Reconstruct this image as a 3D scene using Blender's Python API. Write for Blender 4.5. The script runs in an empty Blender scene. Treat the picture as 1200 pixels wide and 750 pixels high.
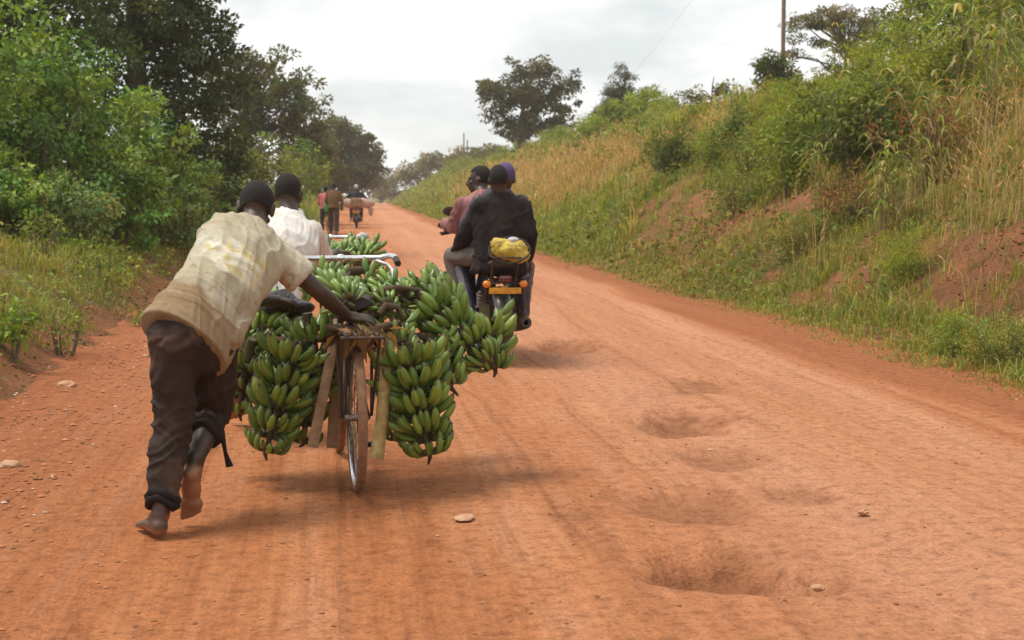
import bpy, bmesh, math, random
import numpy as np
from mathutils import Vector, Matrix, Quaternion
PI = math.pi
R = math.radians
random.seed(7)
rng = np.random.default_rng(11)
scn = bpy.context.scene
col = scn.collection
V = Vector

# ------------------------------------------------------------------ camera model used to lay the place out
CAM_H, FOC = 1.4, 1750.0
PITCH = math.atan(149 / FOC)
_F = V((0, math.cos(PITCH), -math.sin(PITCH)))
_U = V((0, math.sin(PITCH), math.cos(PITCH)))
def ray(px, py):
    return _F + V((1, 0, 0)) * ((px - 600) / FOC) + _U * ((375 - py) / FOC)
def at(px, py, Y):
    d = ray(px, py)
    return V((0, 0, CAM_H)) + d * (Y / d.y)
def gp(px, py, z=0.0):
    d = ray(px, py)
    return V((0, 0, CAM_H)) + d * ((z - CAM_H) / d.z)

# ------------------------------------------------------------------ noise
def _h(ix, iy, s):
    n = (ix.astype(np.int64) * 374761393 + iy.astype(np.int64) * 668265263 + s * 1442695041) & 0xFFFFFFFF
    n = ((n ^ (n >> 13)) * 1274126177) & 0xFFFFFFFF
    n = n ^ (n >> 16)
    return (n & 0xFFFFFF) / float(0xFFFFFF)
def vnoise(x, y, s=0):
    x = np.asarray(x, float); y = np.asarray(y, float)
    ix = np.floor(x); iy = np.floor(y)
    fx = x - ix; fy = y - iy
    fx = fx * fx * fx * (fx * (fx * 6 - 15) + 10); fy = fy * fy * fy * (fy * (fy * 6 - 15) + 10)
    a = _h(ix, iy, s); b = _h(ix + 1, iy, s); c = _h(ix, iy + 1, s); d = _h(ix + 1, iy + 1, s)
    return (a + (b - a) * fx) * (1 - fy) + (c + (d - c) * fx) * fy
def fbm(x, y, s=0, o=4):
    t = 0; a = 0.5; n = 0
    for i in range(o):
        t = t + a * (vnoise(x, y, s + i * 17) - 0.5) * 2; n += a
        x = x * 2.03 + 3.1; y = y * 2.03 + 1.7; a *= 0.5
    return t / n

# ------------------------------------------------------------------ terrain
_RY = [-30, 0, 10.25, 26.6, 35.5, 72, 120, 204, 420]
_RX = [8.4, 4.75, 3.51, 1.60, 0.55, -3.3, -8.2, -16.4, -38]
def Redge(Y): return np.interp(Y, _RY, _RX)
def Width(Y): return np.interp(Y, [-30, 0, 30, 70, 200, 420], [6.9, 6.9, 6.9, 5.9, 5.2, 5.2])
def Ledge(Y): return Redge(Y) - Width(Y)
def sm(a, b, x):
    t = np.clip((x - a) / (b - a), 0, 1); return t * t * (3 - 2 * t)
def crest(Y):
    return -0.0009 * np.clip(np.asarray(Y, float) - 200, 0, 60) ** 2 * 0.5
def bank(X, Y):
    X = np.asarray(X, float); Y = np.asarray(Y, float)
    tr = X - Redge(Y); tl = Ledge(Y) - X
    w1 = fbm(Y * 0.22, X * 0.05, 5, 2)
    trw = tr + 0.18 * w1 * sm(0, 1, tr)
    hr = np.interp(trw, [0, .25, .6, 1.1, 3, 6.2, 8, 14, 40, 300], [0, .02, .12, .42, 1.72, 3.55, 3.95, 4.3, 5.2, 8])
    hl = np.interp(tl + 0.15 * w1 * sm(0, .6, tl), [0, .2, .5, .85, 3, 6, 12, 40, 300], [0, .05, .30, .48, .98, 1.3, 1.7, 2.6, 5])
    n = fbm(X * 0.55, Y * 0.4, 21, 4) * 0.26 + fbm(X * 2.6, Y * 1.6, 33, 4) * 0.12
    gull = -0.22 * np.abs(fbm(Y * 0.8, X * 0.12, 71, 3)) * sm(0.5, 1.5, tr) * (1 - sm(3.5, 6, tr))
    h = np.where(tr > 0, hr + n * sm(0.25, 1.6, tr) + gull, np.where(tl > 0, hl + n * 0.55 * sm(0.15, 1.2, tl), 0.0))
    return h
POT = []   # x, y, radius along x, radius along y, depth
def roadz(X, Y):
    X = np.asarray(X, float); Y = np.asarray(Y, float)
    z = fbm(X * 0.9, Y * 0.5, 3, 3) * 0.018 + fbm(X * 5, Y * 4.0, 8, 3) * 0.005
    c = Redge(Y); t = c - X
    for t0, w, d in ((1.35, .35, .012), (2.6, .35, .010), (4.35, .3, .012), (5.5, .3, .010)):
        tt = t0 + 0.12 * fbm(Y * 0.15, t0, 4, 2)
        z = z - d * np.exp(-((t - tt) / w) ** 2)
    for (x, y, rx, ry, d) in POT:
        q = potq(X, Y, x, y, rx, ry)
        near = np.clip((y - Y) / ry, -1, 1) * .25          # steeper wall on the near side
        z = z - d * (1 - sm(0.30 + near, 1.05, q)) + d * 0.07 * np.exp(-((q - 1.25) / 0.25) ** 2)
    return z
def potq(X, Y, x, y, rx, ry):
    wob = 1 + 0.62 * fbm(X * 3.4 / (rx * 3) + x, Y * 2.6 / (ry * 3) + y, 9, 4)
    return np.sqrt(((X - x) / rx) ** 2 + ((Y - y) / ry) ** 2) / wob
def damp_shade(X, Y):
    """moist soil tone in the pothole bottoms, darkened to paint in their shade"""
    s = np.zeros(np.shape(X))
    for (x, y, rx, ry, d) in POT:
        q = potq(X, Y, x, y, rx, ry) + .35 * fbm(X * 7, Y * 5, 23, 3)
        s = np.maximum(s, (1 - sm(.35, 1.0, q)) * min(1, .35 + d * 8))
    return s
def H(X, Y):
    return bank(X, Y) + crest(Y)
def hit(px, py):
    d = ray(px, py)
    k = np.geomspace(3, 420, 6000)
    X = d.x * k; Y = d.y * k; Z = CAM_H + d.z * k
    b = np.nonzero(Z < H(X, Y))[0]
    i = b[0] if len(b) else -1
    return V((X[i], Y[i], float(H(X[i], Y[i]))))

# ------------------------------------------------------------------ objects
def tag(o, label=None, cat=None, group=None, kind=None):
    if label: o['label'] = label
    if cat: o['category'] = cat
    if group: o['group'] = group
    if kind: o['kind'] = kind
    return o
def link(o, parent=None):
    col.objects.link(o)
    if parent is not None: o.parent = parent
    return o
def empty(name, loc=(0, 0, 0), rz=0.0):
    o = bpy.data.objects.new(name, None); o.empty_display_size = 0.1
    o.location = loc; o.rotation_euler = (0, 0, rz)
    return link(o)
def meshobj(name, me, mat, parent=None, loc=(0, 0, 0)):
    o = bpy.data.objects.new(name, me); o.location = loc
    if mat is not None and len(me.materials) == 0: me.materials.append(mat)
    return link(o, parent)
def npmesh(name, verts, faces, color=None, smooth=True, uv=None):
    """verts (N,3); faces (M,k) of one size, or a list of such arrays."""
    fl = faces if isinstance(faces, list) else [faces]
    me = bpy.data.meshes.new(name)
    verts = np.ascontiguousarray(verts, np.float32)
    me.vertices.add(len(verts)); me.vertices.foreach_set('co', verts.ravel())
    idx = np.concatenate([f.ravel() for f in fl]).astype(np.int32)
    tot = np.concatenate([np.full(len(f), f.shape[1], np.int32) for f in fl])
    st = np.concatenate([[0], np.cumsum(tot)[:-1]]).astype(np.int32)
    me.loops.add(len(idx)); me.loops.foreach_set('vertex_index', idx)
    me.polygons.add(len(tot)); me.polygons.foreach_set('loop_start', st)
    me.polygons.foreach_set('use_smooth', np.full(len(tot), smooth, bool))
    if color is not None:
        a = me.attributes.new('Col', 'FLOAT_COLOR', 'POINT')
        c = np.ones((len(verts), 4), np.float32); c[:, :3] = color
        a.data.foreach_set('color', c.ravel())
    if uv is not None:
        u = me.uv_layers.new(name='UVMap')
        u.data.foreach_set('uv', np.ascontiguousarray(uv[idx], np.float32).ravel())
    me.update(calc_edges=True)
    return me
def copy_tree(o, parent=None):
    c = o.copy(); col.objects.link(c)
    if parent is not None: c.parent = parent
    for ch in list(o.children): copy_tree(ch, c)
    return c

# ------------------------------------------------------------------ bmesh builder
class MB:
    def __init__(s): s.bm = bmesh.new()
    def loft(s, rings, n=16, caps=True):
        """rings: (center, axisA, axisB) with axis lengths as radii"""
        bm = s.bm; rows = []
        for c, a, b in rings:
            c = V(c); a = V(a); b = V(b)
            rows.append([bm.verts.new(c + a * math.cos(2 * PI * i / n) + b * math.sin(2 * PI * i / n)) for i in range(n)])
        for p, q in zip(rows, rows[1:]):
            for i in range(n):
                bm.faces.new((p[i], p[(i + 1) % n], q[(i + 1) % n], q[i]))
        if caps:
            bm.faces.new(rows[0][::-1]); bm.faces.new(rows[-1])
        return s
    def tube(s, pts, r, n=8, caps=True, closed=False):
        pts = [V(p) for p in pts]; m = len(pts)
        rr = r if isinstance(r, (list, tuple)) else [r] * m
        t0 = (pts[1] - pts[0]).normalized()
        up = V((0, 0, 1)) if abs(t0.z) < 0.9 else V((1, 0, 0))
        a = t0.cross(up).normalized(); rings = []
        for i in range(m):
            if closed: t = (pts[(i + 1) % m] - pts[i - 1]).normalized()
            else: t = (pts[min(i + 1, m - 1)] - pts[max(i - 1, 0)]).normalized()
            a = (a - t * a.dot(t)).normalized(); b = t.cross(a)
            rings.append((pts[i], a * rr[i], b * rr[i]))
        if closed:
            bm = s.bm; rows = [[bm.verts.new(c + a * math.cos(2 * PI * k / n) + b * math.sin(2 * PI * k / n)) for k in range(n)] for c, a, b in rings]
            for i in range(m):
                p = rows[i]; q = rows[(i + 1) % m]
                for k in range(n): bm.faces.new((p[k], p[(k + 1) % n], q[(k + 1) % n], q[k]))
        else: s.loft(rings, n, caps)
        return s
    def ball(s, c, r, ax=None, u=14, v=9):
        c = V(c)
        if not isinstance(r, (tuple, list)): r = (r, r, r)
        A = ax or (V((1, 0, 0)), V((0, 1, 0)), V((0, 0, 1)))
        a, b, d = [A[i] * r[i] for i in range(3)]
        bm = s.bm; rows = []
        top = bm.verts.new(c + d); bot = bm.verts.new(c - d)
        for j in range(1, v):
            th = PI * j / v
            rows.append([bm.verts.new(c + d * math.cos(th) + (a * math.cos(2 * PI * i / u) + b * math.sin(2 * PI * i / u)) * math.sin(th)) for i in range(u)])
        for i in range(u):
            bm.faces.new((top, rows[0][i], rows[0][(i + 1) % u]))
            bm.faces.new((bot, rows[-1][(i + 1) % u], rows[-1][i]))
        for p, q in zip(rows, rows[1:]):
            for i in range(u): bm.faces.new((p[i], q[i], q[(i + 1) % u], p[(i + 1) % u]))
        return s
    def cone(s, p0, p1, r0, r1, n=14):
        p0 = V(p0); p1 = V(p1)
        s.ball(p0, r0 * .995, u=n); s.ball(p1, r1 * .995, u=n)
        return s.tube([p0, p0.lerp(p1, .5), p1], [r0, (r0 + r1) / 2, r1], n)
    def box(s, c, size, ax=None, bev=0.0):
        c = V(c); A = ax or (V((1, 0, 0)), V((0, 1, 0)), V((0, 0, 1)))
        h = [A[i] * size[i] / 2 for i in range(3)]
        vs = [s.bm.verts.new(c + h[0] * x + h[1] * y + h[2] * z) for x in (-1, 1) for y in (-1, 1) for z in (-1, 1)]
        fs = [s.bm.faces.new([vs[i] for i in f]) for f in ((0, 1, 3, 2), (4, 6, 7, 5), (0, 4, 5, 1), (2, 3, 7, 6), (0, 2, 6, 4), (1, 5, 7, 3))]
        if bev:
            es = list({e for f in fs for e in f.edges})
            bmesh.ops.bevel(s.bm, geom=es, offset=bev, segments=2, affect='EDGES', profile=0.5)
        return s
    def lathe(s, prof, c=(0, 0, 0), axis=(0, 0, 1), n=24, closed_prof=False):
        """prof: (radius, height along axis)"""
        axis = V(axis).normalized(); up = V((0, 0, 1)) if abs(axis.z) < .9 else V((1, 0, 0))
        a = axis.cross(up).normalized(); b = axis.cross(a); c = V(c); bm = s.bm
        rows = [[bm.verts.new(c + axis * h + (a * math.cos(2 * PI * i / n) + b * math.sin(2 * PI * i / n)) * max(r, 1e-5)) for i in range(n)] for r, h in prof]
        m = len(rows)
        for j in range(m if closed_prof else m - 1):
            p = rows[j]; q = rows[(j + 1) % m]
            for i in range(n): bm.faces.new((p[i], p[(i + 1) % n], q[(i + 1) % n], q[i]))
        return s
    def mesh(s, name, ang=40, smooth=True):
        bmesh.ops.recalc_face_normals(s.bm, faces=s.bm.faces)
        me = bpy.data.meshes.new(name); s.bm.to_mesh(me); s.bm.free()
        if smooth:
            me.polygons.foreach_set('use_smooth', np.ones(len(me.polygons), bool))
            me.set_sharp_from_angle(angle=R(ang))
        return me
    def obj(s, name, mat, parent=None, ang=40, loc=(0, 0, 0)):
        return meshobj(name, s.mesh(name, ang), mat, parent, loc)
    def remesh(s, name, voxel, smooth=4, factor=0.5):
        bmesh.ops.recalc_face_normals(s.bm, faces=s.bm.faces)
        me = bpy.data.meshes.new(name + '_src'); s.bm.to_mesh(me); s.bm.free()
        o = bpy.data.objects.new(name + '_src', me); col.objects.link(o)
        m = o.modifiers.new('r', 'REMESH'); m.mode = 'VOXEL'; m.voxel_size = voxel; m.adaptivity = 0; m.use_smooth_shade = True
        if smooth:
            k = o.modifiers.new('s', 'SMOOTH'); k.iterations = smooth; k.factor = factor
        dg = bpy.context.evaluated_depsgraph_get()
        r = bpy.data.meshes.new_from_object(o.evaluated_get(dg)); r.name = name
        bpy.data.objects.remove(o); bpy.data.meshes.remove(me)
        r.polygons.foreach_set('use_smooth', np.ones(len(r.polygons), bool))
        return r
def vdata(me):
    n = len(me.vertices); co = np.empty(n * 3, np.float32); no = np.empty(n * 3, np.float32)
    me.vertices.foreach_get('co', co); me.vertices.foreach_get('normal', no)
    return co.reshape(-1, 3), no.reshape(-1, 3)
def setcol(me, c):
    a = me.attributes.new('Col', 'FLOAT_COLOR', 'POINT')
    d = np.ones((len(me.vertices), 4), np.float32); d[:, :3] = c
    a.data.foreach_set('color', d.ravel())
def setco(me, co):
    me.vertices.foreach_set('co', np.ascontiguousarray(co, np.float32).ravel()); me.update()

# ------------------------------------------------------------------ materials
def newmat(name):
    m = bpy.data.materials.new(name); m.use_nodes = True
    nt = m.node_tree; nt.nodes.clear()
    out = nt.nodes.new('ShaderNodeOutputMaterial')
    return m, nt, out
def N(nt, t, **kw):
    n = nt.nodes.new(t)
    for k, v in kw.items():
        if k.startswith('i_'):
            key = k[2:]
            n.inputs[int(key) if key.isdigit() else key.replace('_', ' ')].default_value = v
        else: setattr(n, k, v)
    return n
def noise(nt, vec, scale, detail=4, rough=.55, lac=2.0):
    n = N(nt, 'ShaderNodeTexNoise'); n.inputs['Scale'].default_value = scale
    n.inputs['Detail'].default_value = detail; n.inputs['Roughness'].default_value = rough
    if vec is not None: nt.links.new(vec, n.inputs['Vector'])
    return n.outputs['Fac']
def ramp(nt, fac, stops):
    r = N(nt, 'ShaderNodeValToRGB'); el = r.color_ramp.elements
    while len(el) < len(stops): el.new(0.5)
    for e, (p, c) in zip(el, stops):
        e.position = p; e.color = tuple(c) + (1,) if len(c) == 3 else c
    nt.links.new(fac, r.inputs[0]); return r.outputs[0]
def mix(nt, fac, a, b, mode='MIX'):
    m = N(nt, 'ShaderNodeMix', data_type='RGBA', blend_type=mode)
    for s, v in ((0, fac), (6, a), (7, b)):
        if hasattr(v, 'is_output'): nt.links.new(v, m.inputs[s])
        elif s == 0: m.inputs[0].default_value = v
        else: m.inputs[s].default_value = tuple(v) + (1,) if len(v) == 3 else v
    return m.outputs[2]
def math_(nt, op, a, b=None, clamp=False):
    m = N(nt, 'ShaderNodeMath', operation=op, use_clamp=clamp)
    for i, v in enumerate((a, b)):
        if v is None: continue
        if hasattr(v, 'is_output'): nt.links.new(v, m.inputs[i])
        else: m.inputs[i].default_value = v
    return m.outputs[0]
def scalev(nt, vec, s):
    m = N(nt, 'ShaderNodeMapping'); m.inputs['Scale'].default_value = s
    nt.links.new(vec, m.inputs['Vector']); return m.outputs[0]
def attr(nt, name='Col'):
    return N(nt, 'ShaderNodeAttribute', attribute_name=name).outputs['Color']
def objco(nt): return N(nt, 'ShaderNodeTexCoord').outputs['Object']
def bump(nt, h, strength, dist):
    b = N(nt, 'ShaderNodeBump'); b.inputs['Strength'].default_value = strength; b.inputs['Distance'].default_value = dist
    nt.links.new(h, b.inputs['Height']); return b.outputs[0]
def prin(nt, out, base, rough=.6, metal=0.0, normal=None, spec=.5, coat=0.0):
    p = N(nt, 'ShaderNodeBsdfPrincipled')
    for k, v in (('Base Color', base), ('Roughness', rough), ('Metallic', metal)):
        if hasattr(v, 'is_output'): nt.links.new(v, p.inputs[k])
        else: p.inputs[k].default_value = (tuple(v) + (1,)) if k == 'Base Color' else v
    p.inputs['Specular IOR Level'].default_value = spec
    p.inputs['Coat Weight'].default_value = coat
    if normal is not None: nt.links.new(normal, p.inputs['Normal'])
    nt.links.new(p.outputs[0], out.inputs[0]); return p
def wearmat(name, c, c2, rough=.5, metal=0.0, sc=25, amt=.45, bs=.15, bd=.002, coat=0.0):
    """paint/metal/plastic/cloth with soft blotches of a second colour and a fine grain"""
    m, nt, out = newmat(name); oc = objco(nt)
    f = ramp(nt, noise(nt, oc, sc, 5, .65), [(.5 - amt * .3, (0, 0, 0)), (.62, (1, 1, 1))])
    base = mix(nt, f, c, c2)
    rr = math_(nt, 'ADD', math_(nt, 'MULTIPLY', f, .18), rough, True)
    prin(nt, out, base, rr, metal, bump(nt, noise(nt, oc, sc * 8, 3), bs, bd), coat=coat)
    return m
def leafmat(name, trans=.3, rough=.5, spec=.35, gain=(1.55, 1.32, 1.15)):
    m, nt, out = newmat(name)
    c = mix(nt, 1.0, attr(nt), gain, 'MULTIPLY')
    p = N(nt, 'ShaderNodeBsdfPrincipled'); nt.links.new(c, p.inputs['Base Color'])
    p.inputs['Roughness'].default_value = rough; p.inputs['Specular IOR Level'].default_value = spec
    t = N(nt, 'ShaderNodeBsdfTranslucent')
    nt.links.new(mix(nt, 1.0, c, (1.15, 1.1, .5), 'MULTIPLY'), t.inputs['Color'])
    s = N(nt, 'ShaderNodeMixShader'); s.inputs[0].default_value = trans
    nt.links.new(p.outputs[0], s.inputs[1]); nt.links.new(t.outputs[0], s.inputs[2])
    nt.links.new(s.outputs[0], out.inputs[0]); return m
def attrmat(name, rough=.8, grain=60, gb=.25, gd=.002, var=.25, spec=.3, rand=0.0, scar=False):
    """material whose own colour is stored on the mesh, broken by a fine grain"""
    m, nt, out = newmat(name); oc = objco(nt); c = attr(nt)
    n1 = noise(nt, oc, grain, 5, .6)
    v = ramp(nt, n1, [(.3, (1 - var,) * 3), (.7, (1 + var * .6,) * 3)])
    c = mix(nt, 1.0, c, v, 'MULTIPLY')
    if rand:
        oi = N(nt, 'ShaderNodeObjectInfo').outputs['Random']
        c = mix(nt, 1.0, c, ramp(nt, oi, [(0, (1 - rand, 1 - rand * .8, 1 - rand)), (.6, (1, 1, 1)), (1, (1 + rand * 1.3, 1 + rand, 1 + rand * .6))]), 'MULTIPLY')
    if scar:      # sap stains and bruises, different on every finger
        oi2 = N(nt, 'ShaderNodeObjectInfo').outputs['Random']
        mp = N(nt, 'ShaderNodeMapping'); nt.links.new(oc, mp.inputs['Vector'])
        cx = N(nt, 'ShaderNodeCombineXYZ'); nt.links.new(math_(nt, 'MULTIPLY', oi2, 40.0), cx.inputs[0]); nt.links.new(cx.outputs[0], mp.inputs['Location'])
        s_ = ramp(nt, noise(nt, mp.outputs[0], 6.5, 5, .7), [(.60, (0, 0, 0)), (.68, (.75,) * 3)])
        c = mix(nt, s_, c, (.060, .048, .018))
    prin(nt, out, c, rough, 0, bump(nt, noise(nt, oc, grain * 4, 4), gb, gd), spec=spec)
    return m
M = {}
M['leaf'] = leafmat('leaf_surface', .34, .55, .18)
M['leaf_gloss'] = leafmat('glossy_leaf_surface', .30, .48, .28, (1.28, 1.25, 1.05))
M['blade'] = leafmat('grass_blade', .35, .6, .25)
M['bark'] = wearmat('bark', (.11, .075, .05), (.20, .16, .12), .9, 0, 6, .6, .6, .02)
M['skin'] = attrmat('skin', .48, 90, .18, .0008, .12, .5)
M['cloth'] = attrmat('cloth', .88, 120, .35, .0012, .16, .2)
M['hair'] = wearmat('hair', (.012, .009, .008), (.020, .015, .012), .85, 0, 300, .4, .8, .004)
M['banana'] = attrmat('banana_skin', .36, 55, .12, .0006, .16, .5, rand=.38, scar=True)
M['stem'] = wearmat('banana_stalk', (.055, .038, .02), (.11, .085, .035), .85, 0, 30, .5, .4, .003)
M['pale_stem'] = wearmat('cut_stalk', (.52, .43, .17), (.33, .22, .09), .75, 0, 18, .5, .5, .004)
M['wood'] = wearmat('weathered_wood', (.42, .30, .19), (.25, .15, .085), .85, 0, 14, .5, .5, .004)
M['rubber'] = wearmat('dusty_rubber', (.17, .098, .060), (.28, .155, .088), .9, 0, 30, .6, .5, .002)
M['black_rubber'] = wearmat('black_rubber', (.018, .017, .017), (.06, .04, .03), .8, 0, 30, .4, .3, .002)
M['chrome'] = wearmat('worn_chrome', (.86, .87, .90), (.60, .58, .58), .22, 1.0, 35, .3, .1, .001)
M['dusty_metal'] = wearmat('dusty_metal', (.10, .058, .038), (.22, .125, .075), .75, .2, 16, .6, .3, .002)
M['brown_stem'] = wearmat('brown_stem', (.060, .036, .020), (.13, .085, .045), .9, 0, 34, .6, .9, .006)
M['steel'] = wearmat('dull_steel', (.35, .33, .31), (.22, .13, .08), .4, 1.0, 25, .5, .2, .001)
M['dark_metal'] = wearmat('dark_metal', (.02, .02, .022), (.09, .055, .035), .45, .3, 22, .5, .2, .001)
M['black_paint'] = wearmat('black_paint', (.014, .014, .016), (.07, .045, .03), .3, 0, 14, .4, .1, .001, .3)
M['red_paint'] = wearmat('red_paint', (.32, .02, .015), (.18, .04, .02), .3, 0, 14, .4, .1, .001, .4)
M['blue_paint'] = wearmat('dark_blue_paint', (.02, .03, .09), (.07, .05, .05), .3, 0, 14, .4, .1, .001, .4)
M['yellow_plate'] = wearmat('yellow_plate', (.75, .42, .03), (.48, .24, .04), .45, 0, 20, .5, .1, .001)
M['vinyl'] = wearmat('black_vinyl', (.016, .015, .015), (.05, .035, .028), .5, 0, 20, .4, .3, .003)
M['black_bag'] = wearmat('black_plastic_sheet', (.013, .013, .016), (.03, .03, .035), .28, 0, 9, .4, .9, .02)
M['yellow_sack'] = wearmat('yellow_sack', (.62, .47, .05), (.40, .29, .06), .55, 0, 16, .5, .6, .006)
M['white_cloth'] = wearmat('grey_white_cloth', (.55, .53, .50), (.36, .32, .28), .85, 0, 12, .5, .5, .004)
M['stone'] = wearmat('dusty_stone', (.44, .22, .12), (.52, .32, .20), .9, 0, 14, .5, .7, .01)
M['pole'] = wearmat('weathered_pole', (.26, .19, .15), (.15, .10, .08), .9, 0, 8, .5, .5, .01)
M['sacking'] = wearmat('pink_white_sacking', (.55, .40, .36), (.42, .25, .20), .8, 0, 5, .5, .5, .01)
M['tan_cloth'] = wearmat('tan_cloth', (.36, .24, .12), (.22, .13, .07), .9, 0, 5, .5, .5, .01)
M['white_helmet'] = wearmat('white_helmet', (.45, .45, .47), (.34, .30, .28), .4, 0, 14, .4, .1, .001)
M['green_plastic'] = wearmat('green_plastic', (.03, .42, .07), (.03, .25, .05), .4, 0, 20, .4, .1, .001)
M['mud_wall'] = wearmat('mud_wall', (.34, .17, .10), (.24, .12, .07), .9, 0, 3, .5, .6, .02)
def glassmat(name, c, rough=.15):
    m, nt, out = newmat(name); oc = objco(nt)
    b = mix(nt, noise(nt, oc, 60), c, tuple(x * .8 for x in c))
    p = prin(nt, out, b, rough, 0, coat=.6); return m
M['orange_lens'] = glassmat('orange_lens', (.80, .24, .012))
M['red_lens'] = glassmat('red_lens', (.13, .008, .010))
# ------------------------------------------------------------------ road and ground
def pot(px, py, hw, ry, d):
    g = gp(px, py); POT.append((g.x, g.y, hw * g.y / FOC, ry, d))
for a in ((846, 664, 128, .36, .14), (806, 586, 84, .42, .055), (800, 489, 66, .65, .095), (856, 533, 70, .42, .045), (936, 576, 60, .30, .03),
          (818, 450, 54, .6, .045), (664, 404, 50, .7, .10), (690, 600, 60, .30, .016)): pot(*a)

def grid_faces(nr, nc):
    i = np.arange(nr * nc).reshape(nr, nc)
    return np.stack([i[:-1, :-1], i[:-1, 1:], i[1:, 1:], i[1:, :-1]], -1).reshape(-1, 4)

# road: one strip with ruts, potholes and ragged edges
Ys = np.concatenate([np.linspace(-25, 3.0, 60)[:-1], np.geomspace(3.0, 330, 900)])
NCR = 240
us = np.linspace(-0.75, 1, NCR)
Yg = np.repeat(Ys[:, None], NCR, 1)
tt = us[None, :] * 1.0
Wg = Width(Yg)
T = -0.55 + (us - us[0])[None, :] / (us[-1] - us[0]) * (Wg + 0.55 + 0.75)    # metres in from the right edge
Xg = Redge(Yg) - T
Zg = roadz(Xg, Yg) + crest(Yg)
eL = T - (Wg + 0.05); eR = -T + 0.02
Zg += 0.055 * sm(-.35, .55, eL) + 0.035 * sm(-.1, .5, eR)
Zg += 0.03 * fbm(Xg * 3, Yg * 2.2, 44, 3) * sm(-.9, .2, eL)
vts = np.stack([Xg, Yg, Zg], -1).reshape(-1, 3)
uv = np.stack([T, Yg], -1).reshape(-1, 2)
dmp_shade = np.repeat(damp_shade(Xg, Yg).reshape(-1, 1), 3, 1)
m, nt, out = newmat('red_dirt')
uvn = N(nt, 'ShaderNodeTexCoord').outputs['UV']; oc = objco(nt)
st1 = noise(nt, scalev(nt, uvn, (1.7, .10, 1)), 1.0, 5, .6)
st2 = noise(nt, scalev(nt, uvn, (3.1, .13, 1)), 1.0, 5, .65)
blot = noise(nt, oc, .9, 5, .6)
c = ramp(nt, st1, [(.35, (.310, .105, .040)), (.46, (.420, .162, .064)), (.55, (.475, .205, .092)), (.64, (.540, .275, .155))])
c2 = ramp(nt, st2, [(.36, (.300, .105, .041)), (.50, (.430, .166, .066)), (.66, (.540, .260, .145))])
c = mix(nt, .55, c, c2)
st3 = noise(nt, scalev(nt, uvn, (15, .42, 1)), 1.0, 4, .6)
c = mix(nt, 1.0, c, ramp(nt, st3, [(.36, (.82, .79, .76)), (.5, (1, 1, 1)), (.64, (1.09, 1.09, 1.08))]), 'MULTIPLY')
c = mix(nt, ramp(nt, blot, [(.42, (0, 0, 0)), (.62, (.6, .6, .6))]), c, (.42, .152, .058))
sx = N(nt, 'ShaderNodeSeparateXYZ'); nt.links.new(uvn, sx.inputs[0])
# compacted pale wheel lanes, damp dark dirt along both verges
tw = math_(nt, 'ADD', sx.outputs[0], math_(nt, 'MULTIPLY', math_(nt, 'SUBTRACT', st1, .5), 1.3))
lane = ramp(nt, math_(nt, 'DIVIDE', tw, 7.0), [(0.0, (0, 0, 0)), (.09, (0, 0, 0)), (.15, (.75,) * 3), (.26, (.4,) * 3), (.36, (.75,) * 3), (.48, (.25,) * 3), (.6, (0, 0, 0)), (1, (0, 0, 0))])
c = mix(nt, math_(nt, 'MULTIPLY', lane, .72), c, (.57, .300, .185))
verge = ramp(nt, math_(nt, 'DIVIDE', tw, 7.0), [(0.0, (1, 1, 1)), (.07, (.85,) * 3), (.115, (0, 0, 0)), (.78, (0, 0, 0)), (.92, (.75,) * 3), (1, (.9,) * 3)])
c = mix(nt, math_(nt, 'MULTIPLY', verge, .8), c, (.300, .105, .045))
gr = noise(nt, oc, 55, 6, .75); g2 = noise(nt, oc, 14, 5, .7)
c = mix(nt, math_(nt, 'MULTIPLY', attr(nt), .8), c, (.245, .100, .045))  # pothole bottoms: damp soil colour with the shade of the hollow painted in
c = mix(nt, 1.0, c, ramp(nt, gr, [(.30, (.52, .47, .44)), (.46, (1, 1, 1)), (.70, (1.22, 1.20, 1.18))]), 'MULTIPLY')
c = mix(nt, 1.0, c, ramp(nt, g2, [(.34, (.72, .67, .63)), (.50, (1, 1, 1)), (.68, (1.14, 1.13, 1.12))]), 'MULTIPLY')
vor = N(nt, 'ShaderNodeTexVoronoi', i_Scale=48.0); nt.links.new(oc, vor.inputs['Vector'])
c = mix(nt, ramp(nt, vor.outputs['Distance'], [(.10, (.7,) * 3), (.18, (0, 0, 0))]), c, (.30, .125, .065))
wan = math_(nt, 'MULTIPLY', math_(nt, 'SUBTRACT', noise(nt, scalev(nt, uvn, (.05, .12, 1)), 1.0, 2), .5), 1.4)
trk = None
for u0, w_, k_ in ((3.25, .030, 1), (3.72, .024, -1), (4.75, .034, .6), (2.15, .055, -.7), (5.65, .028, 1.2), (1.2, .05, .8)):
    d_ = math_(nt, 'ABSOLUTE', math_(nt, 'SUBTRACT', math_(nt, 'ADD', sx.outputs[0], math_(nt, 'MULTIPLY', wan, k_)), u0))
    l_ = math_(nt, 'SUBTRACT', 1.0, math_(nt, 'DIVIDE', d_, w_), True)
    trk = l_ if trk is None else math_(nt, 'MAXIMUM', trk, l_)
trk = math_(nt, 'MULTIPLY', trk, ramp(nt, noise(nt, scalev(nt, uvn, (1, .5, 1)), 1.0, 3), [(.42, (0, 0, 0)), (.58, (1, 1, 1))]))
trk = math_(nt, 'MULTIPLY', trk, ramp(nt, noise(nt, scalev(nt, uvn, (30, 26, 1)), 1.0, 2), [(.3, (.35,) * 3), (.6, (1, 1, 1))]))
c = mix(nt, math_(nt, 'MULTIPLY', trk, .42), c, (.27, .10, .042))
hgt = math_(nt, 'ADD', math_(nt, 'MULTIPLY', g2, 1.6), math_(nt, 'MULTIPLY', gr, .6))
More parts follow.
